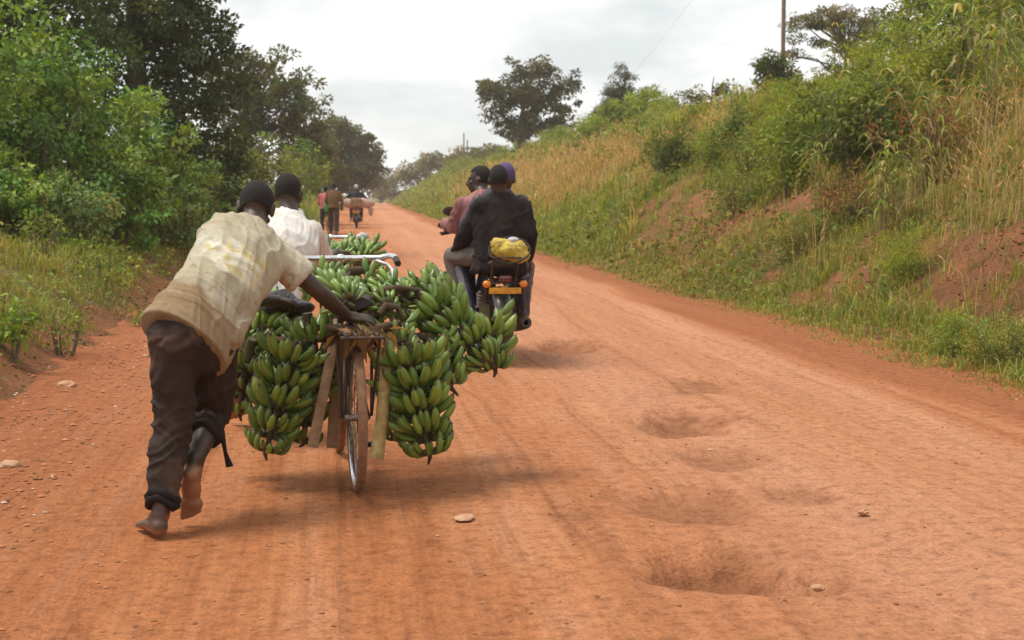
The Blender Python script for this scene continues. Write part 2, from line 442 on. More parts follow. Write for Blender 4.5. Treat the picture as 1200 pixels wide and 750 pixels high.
hgt = math_(nt, 'ADD', hgt, math_(nt, 'MULTIPLY', noise(nt, scalev(nt, uvn, (9, .7, 1)), 1, 4), 1.2))
hgt = math_(nt, 'SUBTRACT', hgt, math_(nt, 'MULTIPLY', trk, .9))
prin(nt, out, c, .93, 0, bump(nt, hgt, .85, .026), spec=.15)
M['dirt'] = m
tag(meshobj('road', npmesh('road', vts, grid_faces(len(Ys), NCR), dmp_shade, uv=uv), M['dirt']), kind='structure')

# bare soil areas of the two banks, in metres along and across
SOIL = []
def soil(px, py, ly, lt, k=1.0):
    p = hit(px, py); SOIL.append((p.x - float(Redge(p.y)), p.y, lt, ly, k))
for a in ((880, 262, 2.0, .40), (855, 280, 1.4, .30), (925, 245, 1.5, .4), (1165, 310, 1.2, .42), (1115, 345, .9, .34), (1195, 285, 1.0, .45),
          (1000, 330, .8, .26, .8), (960, 352, 1.0, .22, .8), (1040, 392, .8, .24, .9), (905, 330, .8, .22, .7), (1180, 370, .6, .28, .8),
          (168, 305, 1.6, .2, .9), (105, 315, 1.0, .22, .5)): soil(*a)
def soilness(X, Y):
    X = np.asarray(X, float); Y = np.asarray(Y, float)
    s = np.zeros(X.shape); tr = X - Redge(Y); wob = 0.5 * fbm(X * 2.1, Y * 1.1, 61, 3)
    for a, b, lt, ly, k in SOIL:
        q = np.sqrt(((tr - a) / lt) ** 2 + ((Y - b) / ly) ** 2) + wob
        s = np.maximum(s, k * (1 - sm(.7, 1.15, q)))
    tl = Ledge(Y) - X
    cut = np.where(tl > 0, (1 - sm(.18, .58, tl + .5 * wob)), 0) * (Y < 60)
    cutr = np.where(tr > 0, (1 - sm(-.05, .15, tr + .25 * wob)), 0)
    nb = sm(-.08, .22, fbm(X * .9, Y * .5, 91, 3)) * .55 * (tr > .4) * (tr < 3.2) * (Y < 34)
    return np.clip(np.maximum.reduce([s, cut, cutr, nb]), 0, 1)
# ground: one sheet out to the horizon, dipping under the road
Ys = np.concatenate([np.linspace(-40, 4, 60)[:-1], np.geomspace(4, 520, 620)])
a = np.concatenate([[-260, -180, -120, -80, -55, -40], -np.geomspace(30, 7, 40)[:-1], np.linspace(-7, 0, 90)])
b = np.concatenate([np.linspace(0, 9, 120), np.geomspace(9.2, 40, 40), [55, 80, 120, 180, 260]])
nc = len(a) + len(b) + 4
Yg = np.repeat(Ys[:, None], nc, 1)
Lr = Ledge(Yg[:, :1]); Rr = Redge(Yg[:, :1])
inner = np.concatenate([Lr + .35, Lr + .8, Rr - .8, Rr - .35], 1)
Xg = np.concatenate([Lr + a[None, :], inner, Rr + b[None, :]], 1)
Zg = H(Xg, Yg)
Zg[:, len(a)] -= .12; Zg[:, len(a) + 3] -= .12
Zg[:, len(a) + 1:len(a) + 3] -= .35
s_ = soilness(Xg, Yg)[..., None]
nn = fbm(Xg * .7, Yg * .5, 12, 4)[..., None]; n2 = fbm(Xg * 4, Yg * 3, 19, 3)[..., None]
green = np.array([.11, .145, .035]) + np.array([.05, .03, .012]) * nn
earth = np.array([.265, .115, .056]) * (1 + .30 * nn + .30 * n2)
mixs = np.clip(s_ + .28 + .22 * n2, 0, 1)
cg = green * (1 - mixs) + earth * mixs
far = sm(24, 60, Yg)[..., None] * (1 - s_)
cg = cg * (1 - far) + (np.array([.16, .17, .05]) + np.array([.07, .03, .01]) * nn) * far
m, nt, out = newmat('earth_bank')
oc = objco(nt); c = attr(nt)
gr = noise(nt, oc, 26, 6, .75)
c = mix(nt, math_(nt, 'MULTIPLY', attr(nt), .8), c, (.245, .100, .045))
c = mix(nt, 1.0, c, ramp(nt, gr, [(.30, (.55, .52, .5)), (.5, (1, 1, 1)), (.72, (1.4, 1.38, 1.3))]), 'MULTIPLY')
hg = math_(nt, 'ADD', math_(nt, 'MULTIPLY', noise(nt, oc, 6, 6, .7), 2.0), gr)
prin(nt, out, c, .95, 0, bump(nt, hg, .9, .05), spec=.12)
M['earth'] = m
tag(meshobj('ground', npmesh('ground', np.stack([Xg, Yg, Zg], -1).reshape(-1, 3), grid_faces(len(Ys), nc), cg.reshape(-1, 3)), M['earth']), kind='structure')

# loose stones: countless pebbles as stuff
def blob_template(seed):
    r = np.random.default_rng(seed)
    v = np.array([[1, 0, 0], [-1, 0, 0], [0, 1, 0], [0, -1, 0], [0, 0, 1], [0, 0, -1]], float) * (1 + .35 * (r.random((6, 1)) - .5))
    f = np.array([[0, 2, 4], [2, 1, 4], [1, 3, 4], [3, 0, 4], [2, 0, 5], [1, 2, 5], [3, 1, 5], [0, 3, 5]])
    return v, f
n = 16000
y = 3.4 * (26 / 3.4) ** (rng.random(n) ** 1.35); w = Width(y)
t = np.where(rng.random(n) < .5, w - np.abs(rng.normal(0, .9, n)) + .3, rng.random(n) * w)
x = Redge(y) - t
z = roadz(x, y) + .055 * sm(-.35, .55, t - w - .05)
sz = .0022 + .010 * rng.random(n) ** 5 + .014 * (t > w - .9) * rng.random(n) ** 3
v, f = blob_template(3)
th = rng.random(n) * 6.28
sc3 = np.stack([sz * (1 + .5 * rng.random(n)), sz, sz * .6], -1)
vv = v[None] * sc3[:, None]
vx = vv[..., 0] * np.cos(th)[:, None] - vv[..., 1] * np.sin(th)[:, None]; vy = vv[..., 0] * np.sin(th)[:, None] + vv[..., 1] * np.cos(th)[:, None]
P = np.stack([vx + x[:, None], vy + y[:, None], vv[..., 2] + (z + sz * .25)[:, None]], -1).reshape(-1, 3)
F = (f[None] + (np.arange(n) * 6)[:, None, None]).reshape(-1, 3)
pc = np.where(rng.random((n, 1)) < .05, np.array([[.58, .42, .32]]), np.array([[.40, .18, .085]])) * (.6 + .7 * rng.random((n, 1)))
M['pebble'] = attrmat('pebble', .92, 40, .4, .003, .2, .15)
tag(meshobj('gravel', npmesh('gravel', P, F, np.repeat(pc, 6, 0), smooth=False), M['pebble']), 'loose red pebbles scattered over the dirt road', 'gravel', kind='stuff')

# crumbled clods on the bare soil of both banks
n = 16000
y = 7 * (34 / 7) ** rng.random(n); sd_ = rng.random(n) < .68; tq = 4.2 * rng.random(n) ** 1.2
x = np.where(sd_, Redge(y) + tq, Ledge(y) - tq * .6)
k = rng.random(n) < soilness(x, y) * .9 + .03
x, y = x[k], y[k]; n = len(x); sz = (.007 + .028 * rng.random(n) ** 3.5) * np.clip(y / 14, .7, 1.6)
th = rng.random(n) * 6.28; sc3 = np.stack([sz * (1 + .5 * rng.random(n)), sz, sz * .75], -1); vv = v[None] * sc3[:, None]
vx = vv[..., 0] * np.cos(th)[:, None] - vv[..., 1] * np.sin(th)[:, None]; vy = vv[..., 0] * np.sin(th)[:, None] + vv[..., 1] * np.cos(th)[:, None]
P = np.stack([vx + x[:, None], vy + y[:, None], vv[..., 2] + (H(x, y) + sz * .2)[:, None]], -1).reshape(-1, 3)
F = (f[None] + (np.arange(n) * 6)[:, None, None]).reshape(-1, 3); pc = np.array([[.25, .108, .052]]) * (.55 + .75 * rng.random((n, 1)))
tag(meshobj('gravel', npmesh('gravel', P, F, np.repeat(pc, 6, 0), smooth=False), M['pebble']), 'crumbled red clods on the bare soil of the banks', 'gravel', kind='stuff')

# single stones one can pick out
def rock(px, py, s, label, pale=0, onbank=False, flat=.5):
    p = gp(px, py)
    if onbank: p = hit(px, py)
    else: p.z = float(max(roadz(p.x, p.y), H(p.x, p.y)))
    bm = bmesh.new(); bmesh.ops.create_icosphere(bm, subdivisions=3, radius=1)
    for q in bm.verts:
        d = q.co.copy()
        k = 1 + .35 * float(fbm(np.array(d.x * 1.3 + px), np.array(d.y * 1.3 + d.z * 1.7 + py), 2, 3))
        q.co = V((d.x * s * 1.2 * k, d.y * s * k, d.z * s * flat * k))
    me = bpy.data.meshes.new('stone'); bm.to_mesh(me); bm.free()
    me.polygons.foreach_set('use_smooth', np.ones(len(me.polygons), bool)); me.set_sharp_from_angle(angle=R(32))
    o = meshobj('stone', me, M['stone'], None, p + V((0, 0, s * flat * .3))); o.rotation_euler = (0, 0, px)
    tag(o, label, 'stone')
rock(545, 607, .042, 'flat pale stone on the road right of the rear bicycle wheel', flat=.2)
rock(78, 452, .055, 'pale broken rock at the foot of the left earth bank', onbank=True)
rock(12, 548, .05, 'dark red rock on the left road shoulder near the frame edge', onbank=False)
rock(1012, 601, .022, 'small pale stone on the right half of the road', flat=.6)
rock(958, 690, .020, 'small stone beside the largest pothole on the right', flat=.6)
rock(170, 418, .03, 'small brown stone on the left shoulder behind the bent man', onbank=False)

# ------------------------------------------------------------------ foliage builders
def unit(v): return v / np.maximum(np.linalg.norm(v, axis=-1, keepdims=True), 1e-9)
LEAF5 = (np.array([[0, 0, 0], [.36, .5, .07], [1, 0, -.16], [.36, -.5, .07], [.45, 0, -.02]]), np.array([[0, 4, 1], [1, 4, 2], [4, 3, 2], [0, 3, 4]]))
LEAF4 = (np.array([[0, 0, 0], [.45, .5, .05], [1, 0, -.12], [.45, -.5, .05]]), np.array([[0, 1, 2, 3]]))
def leaves(P, D, L, W, C, tpl, nrm=None):
    n = len(P); D = unit(D)
    nr = nrm if nrm is not None else np.array([0, 0, 1.0]) + rng.normal(0, .55, (n, 3))
    S = unit(np.cross(nr, D)); Nn = np.cross(D, S)
    t, f = tpl; k = len(t)
    v = P[:, None] + t[None, :, :1] * (L[:, None, None] * D[:, None]) + t[None, :, 1:2] * (W[:, None, None] * S[:, None]) + t[None, :, 2:] * (L[:, None, None] * Nn[:, None])
    F = (f[None] + (np.arange(n) * k)[:, None, None]).reshape(-1, f.shape[1])
    return v.reshape(-1, 3), F, np.repeat(C, k, 0)
def cat_meshes(ms):
    off = 0; vs = []; fs = {}; cs = []
    for v, f, c in ms:
        vs.append(v); cs.append(c); fs.setdefault(f.shape[1], []).append(f + off); off += len(v)
    return np.concatenate(vs), [np.concatenate(x) for x in fs.values()], np.concatenate(cs)
def palette(n, base, var, hue=.25):
    """leaf colours: base rgb with brightness spread and a yellow-brown drift"""
    c = np.array(base)[None] * (1 + var * rng.normal(0, 1, (n, 1)).clip(-1.6, 2.2))
    c = c * (1 + hue * rng.normal(0, 1, (n, 1)) * np.array([[1, .15, -.3]]))
    return c.clip(.004, .9)
def in_ells(ells, n, shell=.45):
    w = np.array([e[1][0] * e[1][1] * e[1][2] for e in ells]) ** .8; w = w / w.sum()
    i = rng.choice(len(ells), n, p=w)
    d = unit(rng.normal(0, 1, (n, 3))); r = rng.random((n, 1)) ** shell
    c = np.array([e[0] for e in ells], float)[i]; q = np.array([e[1] for e in ells], float)[i]
    return c + d * r * q, d
def clumps(cent, out, cr, nl, L, base, var, hue, W=.5, droop=.15, tpl=LEAF4, flat=.65, cvar=.22):
    n = len(cent); N_ = n * nl
    ci = np.repeat(np.arange(n), nl)
    r = cr * (.7 + .6 * rng.random(n))[ci]
    d = unit(rng.normal(0, 1, (N_, 3)))
    P = cent[ci] + d * (r * rng.random(N_) ** .45)[:, None] * np.array([1, 1, flat])
    D = d * .8 + out[ci] * .5 + rng.normal(0, .45, (N_, 3)); D[:, 2] -= droop
    ll = L * (.6 + .75 * rng.random(N_))
    cc = palette(n, base, cvar, hue)[ci] * (1 + var * rng.normal(0, 1, (N_, 1)).clip(-1.5, 2))
    return leaves(P, D, ll, ll * W, cc.clip(.004, .9), tpl)
def limbs(mb, trunk, cent, k, r0, r1):
    """bent limbs from the trunk line to clump centres"""
    ids = rng.choice(len(cent), min(k, len(cent)), replace=False)
    for i in ids:
        c = V(cent[i]); best = min(range(len(trunk)), key=lambda j: abs(trunk[j].z - (c.z - .45 * (V((c.x, c.y, 0)) - V((trunk[j].x, trunk[j].y, 0))).length)))
        p = trunk[best]; mid = p.lerp(c, .5) + V(rng.normal(0, .08, 3)) * (c - p).length + V((0, 0, .08 * (c - p).length))
        mb.tube([p, p.lerp(mid, .5) + V(rng.normal(0, .03, 3)), mid, c], [r0, r0 * .75, (r0 + r1) / 2, r1], 6)
def tree(name, label, cat, base, th, tr, ells, nc, cr, nl, L, col_, var=.25, hue=.12, nl_limb=26, W=.5, lean=(0, 0), tpl=LEAF4, shell=.45, flat=.65, droop=.15, group=None, limb_r=.35, mat='leaf', own=True, cvar=.22):
    root = empty(name, base); tag(root, label, cat, group)
    pts = [V((0, 0, -.4))]; k = 6
    for i in range(1, k + 1):
        f = i / k; pts.append(V((lean[0] * f + .04 * th * (rng.random() - .5) * (i < k), lean[1] * f + .03 * th * (rng.random() - .5), th * f)))
    cent, out = in_ells(ells, nc, shell)
    mb = MB(); mb.tube(pts, [tr * (1.25 if i == 0 else 1 - .75 * i / k) for i in range(k + 1)], 10)
    limbs(mb, pts[2:], cent, nl_limb, tr * limb_r, max(.008, tr * .08))
    mb.obj('trunk', M['bark'], root)
    v, f, c = clumps(cent, out, cr, nl, L, col_, var, hue, W, droop, tpl, flat, cvar)
    meshobj('crown', npmesh('crown', v, f, c, smooth=False), M[mat], root)
    return root
def shrub_meshes(h, w, nc, nl, L, col_, W=.5, tpl=LEAF5, cr=.22, var=.22, hue=.16, shell=.5, droop=.1, stems=9, low=.55, flat=.7):
    cent, out = in_ells([((0, 0, h * low), (w, w, h * (1 - low) * .95)), ((w * .25, -w * .2, h * .3), (w * .8, w * .8, h * .3))], nc, shell)
    cent[:, 2] = np.maximum(cent[:, 2], .05 * h)
    v, f, c = clumps(cent, out, cr, nl, L, col_, var, hue, W, droop, tpl, flat)
    mb = MB()
    for i in rng.choice(nc, min(stems, nc), replace=False):
        p = V(cent[i]); b = V((p.x * .12, p.y * .12, -.25))
        mb.tube([b, b.lerp(p, .5) + V((p.x * .12, p.y * .12, h * .1)), p], [.018 + .006 * h, .012, .005], 5)
    return mb.mesh('stems'), npmesh('foliage', v, f, c, smooth=False)
def shrub(ms, loc, s, rz, label, name='shrub', cat='shrub', group=None, mat='leaf'):
    o = empty(name, loc, rz); o.scale = (s, s, s * (.9 + .25 * random.random()))
    tag(o, label, cat, group)
    meshobj('stems', ms[0], M['bark'], o); meshobj('foliage', ms[1], M[mat], o)
    return o
def blades(P, Hh, Wd_, C, bend=.5, lean=None, up=1.0):
    """curved grass blades, five verts each"""
    n = len(P); a = rng.random(n) * 2 * PI
    B = np.stack([np.cos(a), np.sin(a), np.zeros(n)], -1)
    if lean is not None: B = unit(B + lean)
    S = np.stack([-B[:, 1], B[:, 0], np.zeros(n)], -1)
    S = unit(S + rng.normal(0, .3, (n, 3)) * np.array([1, 1, 0]))
    b = (bend * (.35 + rng.random(n)))[:, None]; h = Hh[:, None]; w = Wd_[:, None] / 2; U = np.array([[0, 0, 1.0]])
    mid = P + U * h * .6 + B * h * b * .28; tip = P + U * h * (1 - .35 * b) + B * h * b * .95
    v = np.stack([P - S * w, P + S * w, mid + S * w * .8, mid - S * w * .8, tip], 1).reshape(-1, 3)
    o = (np.arange(n) * 5)[:, None]
    q = np.array([[0, 1, 2, 3]]) + o; t = np.array([[3, 2, 4]]) + o
    return v, [q, t], np.repeat(C, 5, 0)
# ------------------------------------------------------------------ grass, dry grass and leafy ground cover
TAN = []
def tan(px, py, ly, lt):
    p = hit(px, py); TAN.append((p.x - float(Redge(p.y)), p.y, lt, ly))
for a_ in ((690, 205, 11, 1.2), (640, 205, 20, 1.4), (725, 190, 6, .8), (600, 215, 40, 2.2), (1170, 190, 1.3, 1.0), (1192, 245, .9, .8), (1125, 235, .8, .5), (1195, 150, 1.5, 1.2)): tan(*a_)
def tanness(X, Y):
    tr = X - Redge(Y); s = np.zeros(X.shape); wob = .5 * fbm(X * .9, Y * .35, 77, 3)
    for a_, b_, lt, ly in TAN:
        s = np.maximum(s, 1 - sm(.55, 1.2, np.sqrt(((tr - a_) / lt) ** 2 + ((Y - b_) / ly) ** 2) + wob))
    return s
def sample(n, y0, y1, t0, t1, side):
    y = y0 * (y1 / y0) ** rng.random(n); t = t0 + (t1 - t0) * rng.random(n)
    x = Redge(y) + t if side > 0 else Ledge(y) - t
    return x, y, t
def grass(n, nb, y0, y1, t0, t1, side, hmin, hmax, dense):
    x, y, t = sample(n, y0, y1, t0, t1, side)
    s = soilness(x, y); pn = fbm(x * .6, y * .4, 51, 3)
    keep = rng.random(n) < dense * (1 - .93 * s) * np.clip(.75 + .9 * pn, .12, 1)
    x, y, t, pn = x[keep], y[keep], t[keep], pn[keep]
    tn = tanness(x, y) if side > 0 else np.zeros(len(x))
    n = len(x); ti = np.repeat(np.arange(n), nb); K = n * nb
    f = np.maximum(1, y / 13)[ti]
    ox = rng.normal(0, .055, K) * np.sqrt(f); oy = rng.normal(0, .055, K) * np.sqrt(f)
    X = x[ti] + ox; Y = y[ti] + oy
    z = H(X, Y) - .01
    hh = (hmin + (hmax - hmin) * rng.random(n) ** 1.6) * sm(-.2, 1.2, t + .25) * (1 + .5 * pn)
    hh = hh * np.where((t < 2.6) & (y < 30) & (side > 0), .62, 1.0)
    hh = hh[ti] * (.55 + .7 * rng.random(K))
    g = palette(n, (.165, .225, .042), .24, .18)[ti]; g2 = palette(n, (.25, .225, .085), .2, .1)[ti]
    old = (rng.random(K) < .16 + .24 * ((t < 2.6) & (y < 30))[ti] + .2 * (vnoise(X * .5, Y * .5, 5) > .6))[:, None]
    C = np.where(old, g2, g) * (1 + .18 * rng.normal(0, 1, (K, 1)).clip(-1.5, 1.5))
    isT = rng.random(K) < tn[ti] * .55
    C = np.where(isT[:, None], np.array([[.31, .26, .135]]) * (1 + .2 * rng.normal(0, 1, (K, 1)).clip(-1.5, 1.5)), C)
    W = (.006 + .006 * rng.random(K)) * f
    return blades(np.stack([X, Y, z], -1), hh, W, C.clip(.01, .9), .75)
def stuff(name, mesh_parts, mat, label, cat):
    vs = []; fs = []; cs = []; off = 0; by = {}
    for v, fl, c in mesh_parts:
        for f in (fl if isinstance(fl, list) else [fl]): by.setdefault(f.shape[1], []).append(f + off)
        vs.append(v); cs.append(c); off += len(v)
    me = npmesh(name, np.concatenate(vs), [np.concatenate(x) for x in by.values()], np.concatenate(cs), smooth=False)
    return tag(meshobj(name, me, mat), label, cat, kind='stuff')
stuff('grass', [grass(24000, 9, 7.5, 60, -.1, 9, 1, .16, .46, 1), grass(15000, 9, 45, 215, .1, 12, 1, .3, .8, 1), grass(5500, 8, 7.5, 45, -.12, .9, 1, .10, .22, 1)], M['blade'], 'green roadside grass covering the right bank', 'grass')
stuff('grass', [grass(15000, 10, 6, 45, .2, 7, -1, .07, .26, .85), grass(2600, 9, 40, 200, .0, 9, -1, .3, .8, 1)], M['blade'], 'green roadside grass on the low left bank', 'grass')
# tall dry grass with seed heads
def drygrass(n, nb, y0, y1):
    x, y, t = sample(n, y0, y1, .8, 10, 1)
    tn = tanness(x, y); keep = rng.random(n) < (tn * .6 + .02) * (1 - soilness(x, y))
    x, y = x[keep], y[keep]; n = len(x); ti = np.repeat(np.arange(n), nb); K = len(ti); f = np.maximum(1, y / 12)[ti]
    X = x[ti] + rng.normal(0, .12, K); Y = y[ti] + rng.normal(0, .12, K)
    hh = .35 + .60 * rng.random(K)
    C = np.array([[.35, .285, .15]]) * (1 + .22 * rng.normal(0, 1, (K, 1)).clip(-1.5, 1.5)) * (1 + .15 * rng.normal(0, 1, (K, 1)) * np.array([[.4, 0, -.6]]))
    P = np.stack([X, Y, H(X, Y)], -1)
    a = blades(P, hh, .0045 * f * (1 + .4 * rng.random(K)), C.clip(.02, .9), .45)
    tip = a[0].reshape(-1, 5, 3)[:, 4]; mid = a[0].reshape(-1, 5, 3)[:, 2]
    h = leaves(tip - (tip - mid) * .25, tip - mid, .09 + .06 * rng.random(K), .010 * f, (C * np.array([[1.1, .9, .85]])).clip(.02, .9), LEAF4)
    return a, h
a_, h_ = drygrass(8000, 7, 11, 150)
stuff('dry_grass', [a_, h_], M['blade'], 'tall tan dry grass with seed heads on the right bank', 'dry grass')
# leafy creepers and weeds between the grass
def cover(n, nl, y0, y1, t0, t1, side, L, base, thr):
    x, y, t = sample(n, y0, y1, t0, t1, side)
    k = (fbm(x * .5, y * .35, 101, 3) > thr) & (rng.random(n) > .85 * soilness(x, y))
    x, y = x[k], y[k]; n = len(x)
    c = np.stack([x, y, H(x, y) + .08 * np.maximum(1, y / 20)], -1); o = np.tile(np.array([[0, 0, .8]]), (n, 1))
    f = np.clip(y / 16, 1, 3.2)
    ci = np.repeat(np.arange(n), nl); K = len(ci)
    P = c[ci] + rng.normal(0, 1, (K, 3)) * (np.array([.16, .16, .07]) * f[ci][:, None])
    D = rng.normal(0, 1, (K, 3)); D[:, 2] = np.abs(D[:, 2]) * .5
    l = L * f[ci] * (.5 + rng.random(K))
    return leaves(P, D, l, l * .6, (palette(n, base, .25, .2)[ci] * (1 + .2 * rng.normal(0, 1, (K, 1)).clip(-1.5, 2))).clip(.01, .9), LEAF4)
stuff('ground_cover', [cover(4200, 14, 8, 34, .3, 9, 1, .055, (.115, .155, .035), -.12), cover(900, 12, 40, 200, 4, 12, 1, .07, (.14, .17, .05), -.1),
                       cover(500, 9, 9, 30, .4, 4, 1, .05, (.15, .105, .05), .1)], M['leaf'], 'low leafy weeds creeping over the right bank', 'ground cover')
stuff('ground_cover', [cover(4200, 13, 7, 45, .5, 9, -1, .055, (.15, .21, .045), -.2), cover(500, 10, 7, 20, .05, 1.2, -1, .04, (.10, .14, .03), .05)], M['leaf'], 'low leafy weeds creeping over the left bank', 'ground cover')

# ------------------------------------------------------------------ shrubs of the right bank
SH = {
 'round': shrub_meshes(1.5, .80, 95, 34, .085, (.155, .220, .042), .5, LEAF5, .20),
 'feathery': shrub_meshes(1.7, .85, 110, 46, .075, (.185, .250, .045), .28, LEAF4, .24, droop=.35),
 'dark': shrub_meshes(1.6, .85, 90, 36, .095, (.085, .130, .034), .5, LEAF5, .22),
 'scrub': shrub_meshes(1.2, .95, 80, 30, .07, (.145, .180, .05), .45, LEAF4, .22, hue=.25),
 'brown': shrub_meshes(1.1, .8, 60, 24, .07, (.16, .105, .05), .4, LEAF4, .22, hue=.25, stems=16)}
LB = [(1010, 205, 'dark', 1.15, 'dark leafy shrub in the shaded hollow of the right bank'),
      (960, 190, 'feathery', .95, 'bright feathery shrub left of the dark hollow shrub'),
      (1050, 150, 'feathery', 1.1, 'yellow-green feathery shrub high on the right bank under the sky'),
      (925, 225, 'round', .95, 'rounded green shrub above the long bare soil scar'),
      (880, 205, 'scrub', .9, 'wide dull green scrub bush in the middle of the right bank'),
      (835, 200, 'round', .7, 'rounded shrub below the spindly roadside tree'),
      (790, 208, 'dark', .8, 'dark bush at the edge of the tall dry grass'),
      (765, 190, 'scrub', .8, 'scrubby bush leaning over the dry grass patch'),
      (905, 175, 'feathery', .65, 'feathery shrub just below the small round tree'),
      (985, 160, 'round', .75, 'pale green rounded shrub below the flat-topped tree'),
      (1090, 185, 'brown', 1.1, 'brown half-dead bush among tall reeds on the right bank'),
      (1000, 255, 'brown', .75, 'low withered brown bush above the right roadside grass'),
      (1110, 95, 'round', 1.25, 'large green shrub on the crest of the right bank'),
      (1165, 70, 'feathery', 1.3, 'tallest feathery shrub on the crest by the right frame edge'),
      (860, 250, 'scrub', .7, 'small scrub bush at the top of the left soil scar'),
      (940, 290, 'scrub', .5, 'knee-high scrub bush on bare soil of the right bank'),
      (1180, 425, 'scrub', .42, 'low bushy weed at the right verge of the road'),
      (1120, 415, 'round', .28, 'small bright weed at the right verge of the road'),
      (1060, 330, 'feathery', .40, 'small feathery plant halfway up the grassy right bank')]
for px, py, k, s, lab in LB:
    shrub(SH[k], hit(px, py) - V((0, 0, .05)), s, random.random() * 6, lab, group='shrubs on the right bank')
# the thicket along the crest of the right bank
kinds = list(SH)
for i in range(64):
    y = 19 * (200 / 19) ** ((i + random.random() * .8) / 64); t = 5.6 + random.random() * 4.5
    x = float(Redge(y)) + t
    k = random.choice(['round', 'feathery', 'scrub', 'dark', 'feathery', 'round'])
    s = (.34 + .46 * random.random() ** 1.5) * (1 + .45 * (y > 60))
    lab = 'green shrub in the thicket along the crest of the right bank' if y < 60 else 'distant green shrub on the far crest of the right bank'
    shrub(SH[k], V((x, y, float(H(x, y)) - .08)), s, random.random() * 6, lab, group='thicket shrubs on the near right crest' if y < 60 else 'distant shrubs on the right crest')
# shrubs of the middle slope
for i in range(30):
    y = 20 * (52 / 20) ** ((i + random.random() * .8) / 30); t = 3.0 + random.random() * 3.2
    x = float(Redge(y)) + t; k = random.choice(['round', 'feathery', 'scrub', 'dark', 'dark', 'scrub', 'feathery'])
    if float(tanness(np.array([x]), np.array([y]))[0]) > .5: continue
    shrub(SH[k], V((x, y, float(H(x, y)) - .08)), .42 + .38 * random.random(), random.random() * 6, 'bushy shrub in the green thicket on the middle slope of the right bank', group='thicket shrubs on the middle slope')
# tall reeds with long arching leaves
def reed_meshes(n, h):
    cent = []; K = n * 9
    si = np.repeat(np.arange(n), 9)
    bx = rng.normal(0, .16, (n, 2)); top = h * (.6 + .5 * rng.random(n)); ln = rng.normal(0, .16, (n, 2)) * top[:, None]
    f = np.tile(np.linspace(.18, 1, 9), n)
    P = np.concatenate([bx[si] + ln[si] * (f ** 1.5)[:, None], (top[si] * f)[:, None]], 1)
    a = rng.random(K) * 6.28; L = (.45 + .35 * rng.random(K)) * (h / 1.8)
    B = np.stack([np.cos(a), np.sin(a), np.zeros(K)], -1); S = np.stack([-B[:, 1], B[:, 0], np.zeros(K)], -1)
    w = (.018 + .014 * rng.random(K))[:, None]
    segs = []
    for u in (0, .3, .62, 1):
        c_ = P + B * (L * (u ** .9) * .8)[:, None] + np.array([[0, 0, 1.0]]) * (L * (.75 * u - .95 * u * u))[:, None]
        ww = w * (.7, 1, .75, .05)[(0, .3, .62, 1).index(u)]
        segs += [c_ - S * ww, c_ + S * ww]
    v = np.stack(segs, 1).reshape(-1, 3)
    q = np.concatenate([np.array([[2 * j, 2 * j + 1, 2 * j + 3, 2 * j + 2]]) + (np.arange(K) * 8)[:, None] for j in range(3)])
    base = np.where(rng.random((K, 1)) < .3, np.array([[.29, .27, .13]]), np.array([[.15, .21, .045]])) * (1 + .2 * rng.normal(0, 1, (K, 1)).clip(-1.4, 1.4))
    mb = MB()
    for i in range(n):
        b = V((bx[i, 0], bx[i, 1], -.1)); t_ = V((bx[i, 0] + ln[i, 0], bx[i, 1] + ln[i, 1], top[i])); m_ = V((bx[i, 0] + ln[i, 0] * .3, bx[i, 1] + ln[i, 1] * .3, top[i] * .5))
        mb.tube([b, m_, t_], [.011, .009, .004], 5)
    return mb.mesh('stalks'), npmesh('blades', v, q, np.repeat(base, 8, 0), smooth=False)
RD = [reed_meshes(9, 1.7), reed_meshes(12, 1.45), reed_meshes(7, 2.0)]
M['reed_stalk'] = wearmat('reed_stalk', (.22, .19, .08), (.30, .22, .10), .7, 0, 20)
RL = [(1065, 130, 0, 1.0, 'tall arching reed clump on the skyline of the right bank'), (1030, 185, 1, .95, 'pale reed clump beside the dark hollow shrub'),
      (1085, 225, 2, .8, 'yellowing reed clump above the dry grass on the right'), (1130, 110, 1, 1.1, 'reed clump beneath the crest shrubs at the right'),
      (1040, 265, 1, .7, 'short bleached reed clump over the lower right bank'), (960, 245, 0, .65, 'small reed clump right of the soil scar'),
      (1150, 150, 0, 1.0, 'tall green reed clump rising out of the dry grass'), (1095, 65, 2, 1.0, 'topmost reed clump against the sky'),
      (1000, 110, 1, .9, 'reed clump beneath the flat-topped tree'), (1185, 100, 2, .95, 'broad reed clump by the right frame edge')]
for px, py, k, s, lab in RL:
    o = empty('reed_clump', hit(px, py), random.random() * 6); o.scale = (s, s, s); tag(o, lab, 'reeds', 'reed clumps on the right bank')
    meshobj('stalks', RD[k][0], M['reed_stalk'], o); meshobj('blades', RD[k][1], M['blade'], o)

# ------------------------------------------------------------------ trees on the right skyline
def gbase(px, Y):
    x = (px - 600) / FOC * Y; return V((x, Y, float(H(x, Y))))
def rel(px, py, Y, base): return tuple(at(px, py, Y) - base)
b = gbase(612, 100)
tree('broadleaf_tree', 'large dark round-crowned tree standing alone on the skyline above the riders', 'tree', b, 4.6, .30,
     [(rel(620, 112, 100, b), (2.3, 2.2, 2.3)), (rel(588, 122, 100, b), (1.5, 1.5, 1.7)), (rel(655, 118, 100, b), (1.4, 1.4, 1.9)), (rel(622, 78, 100, b), (1.5, 1.4, 1.1)), (rel(575, 105, 100, b), (.9, .9, .9)), (rel(668, 95, 100, b), (.7, .7, 1.0)), (rel(610, 150, 100, b), (2.0, 1.8, .7)), (rel(650, 150, 100, b), (1.2, 1.2, .6))],
     230, .42, 64, .23, (.075, .085, .040), .22, .15, 26, .55, shell=.5, limb_r=.2)
b = gbase(731, 80)
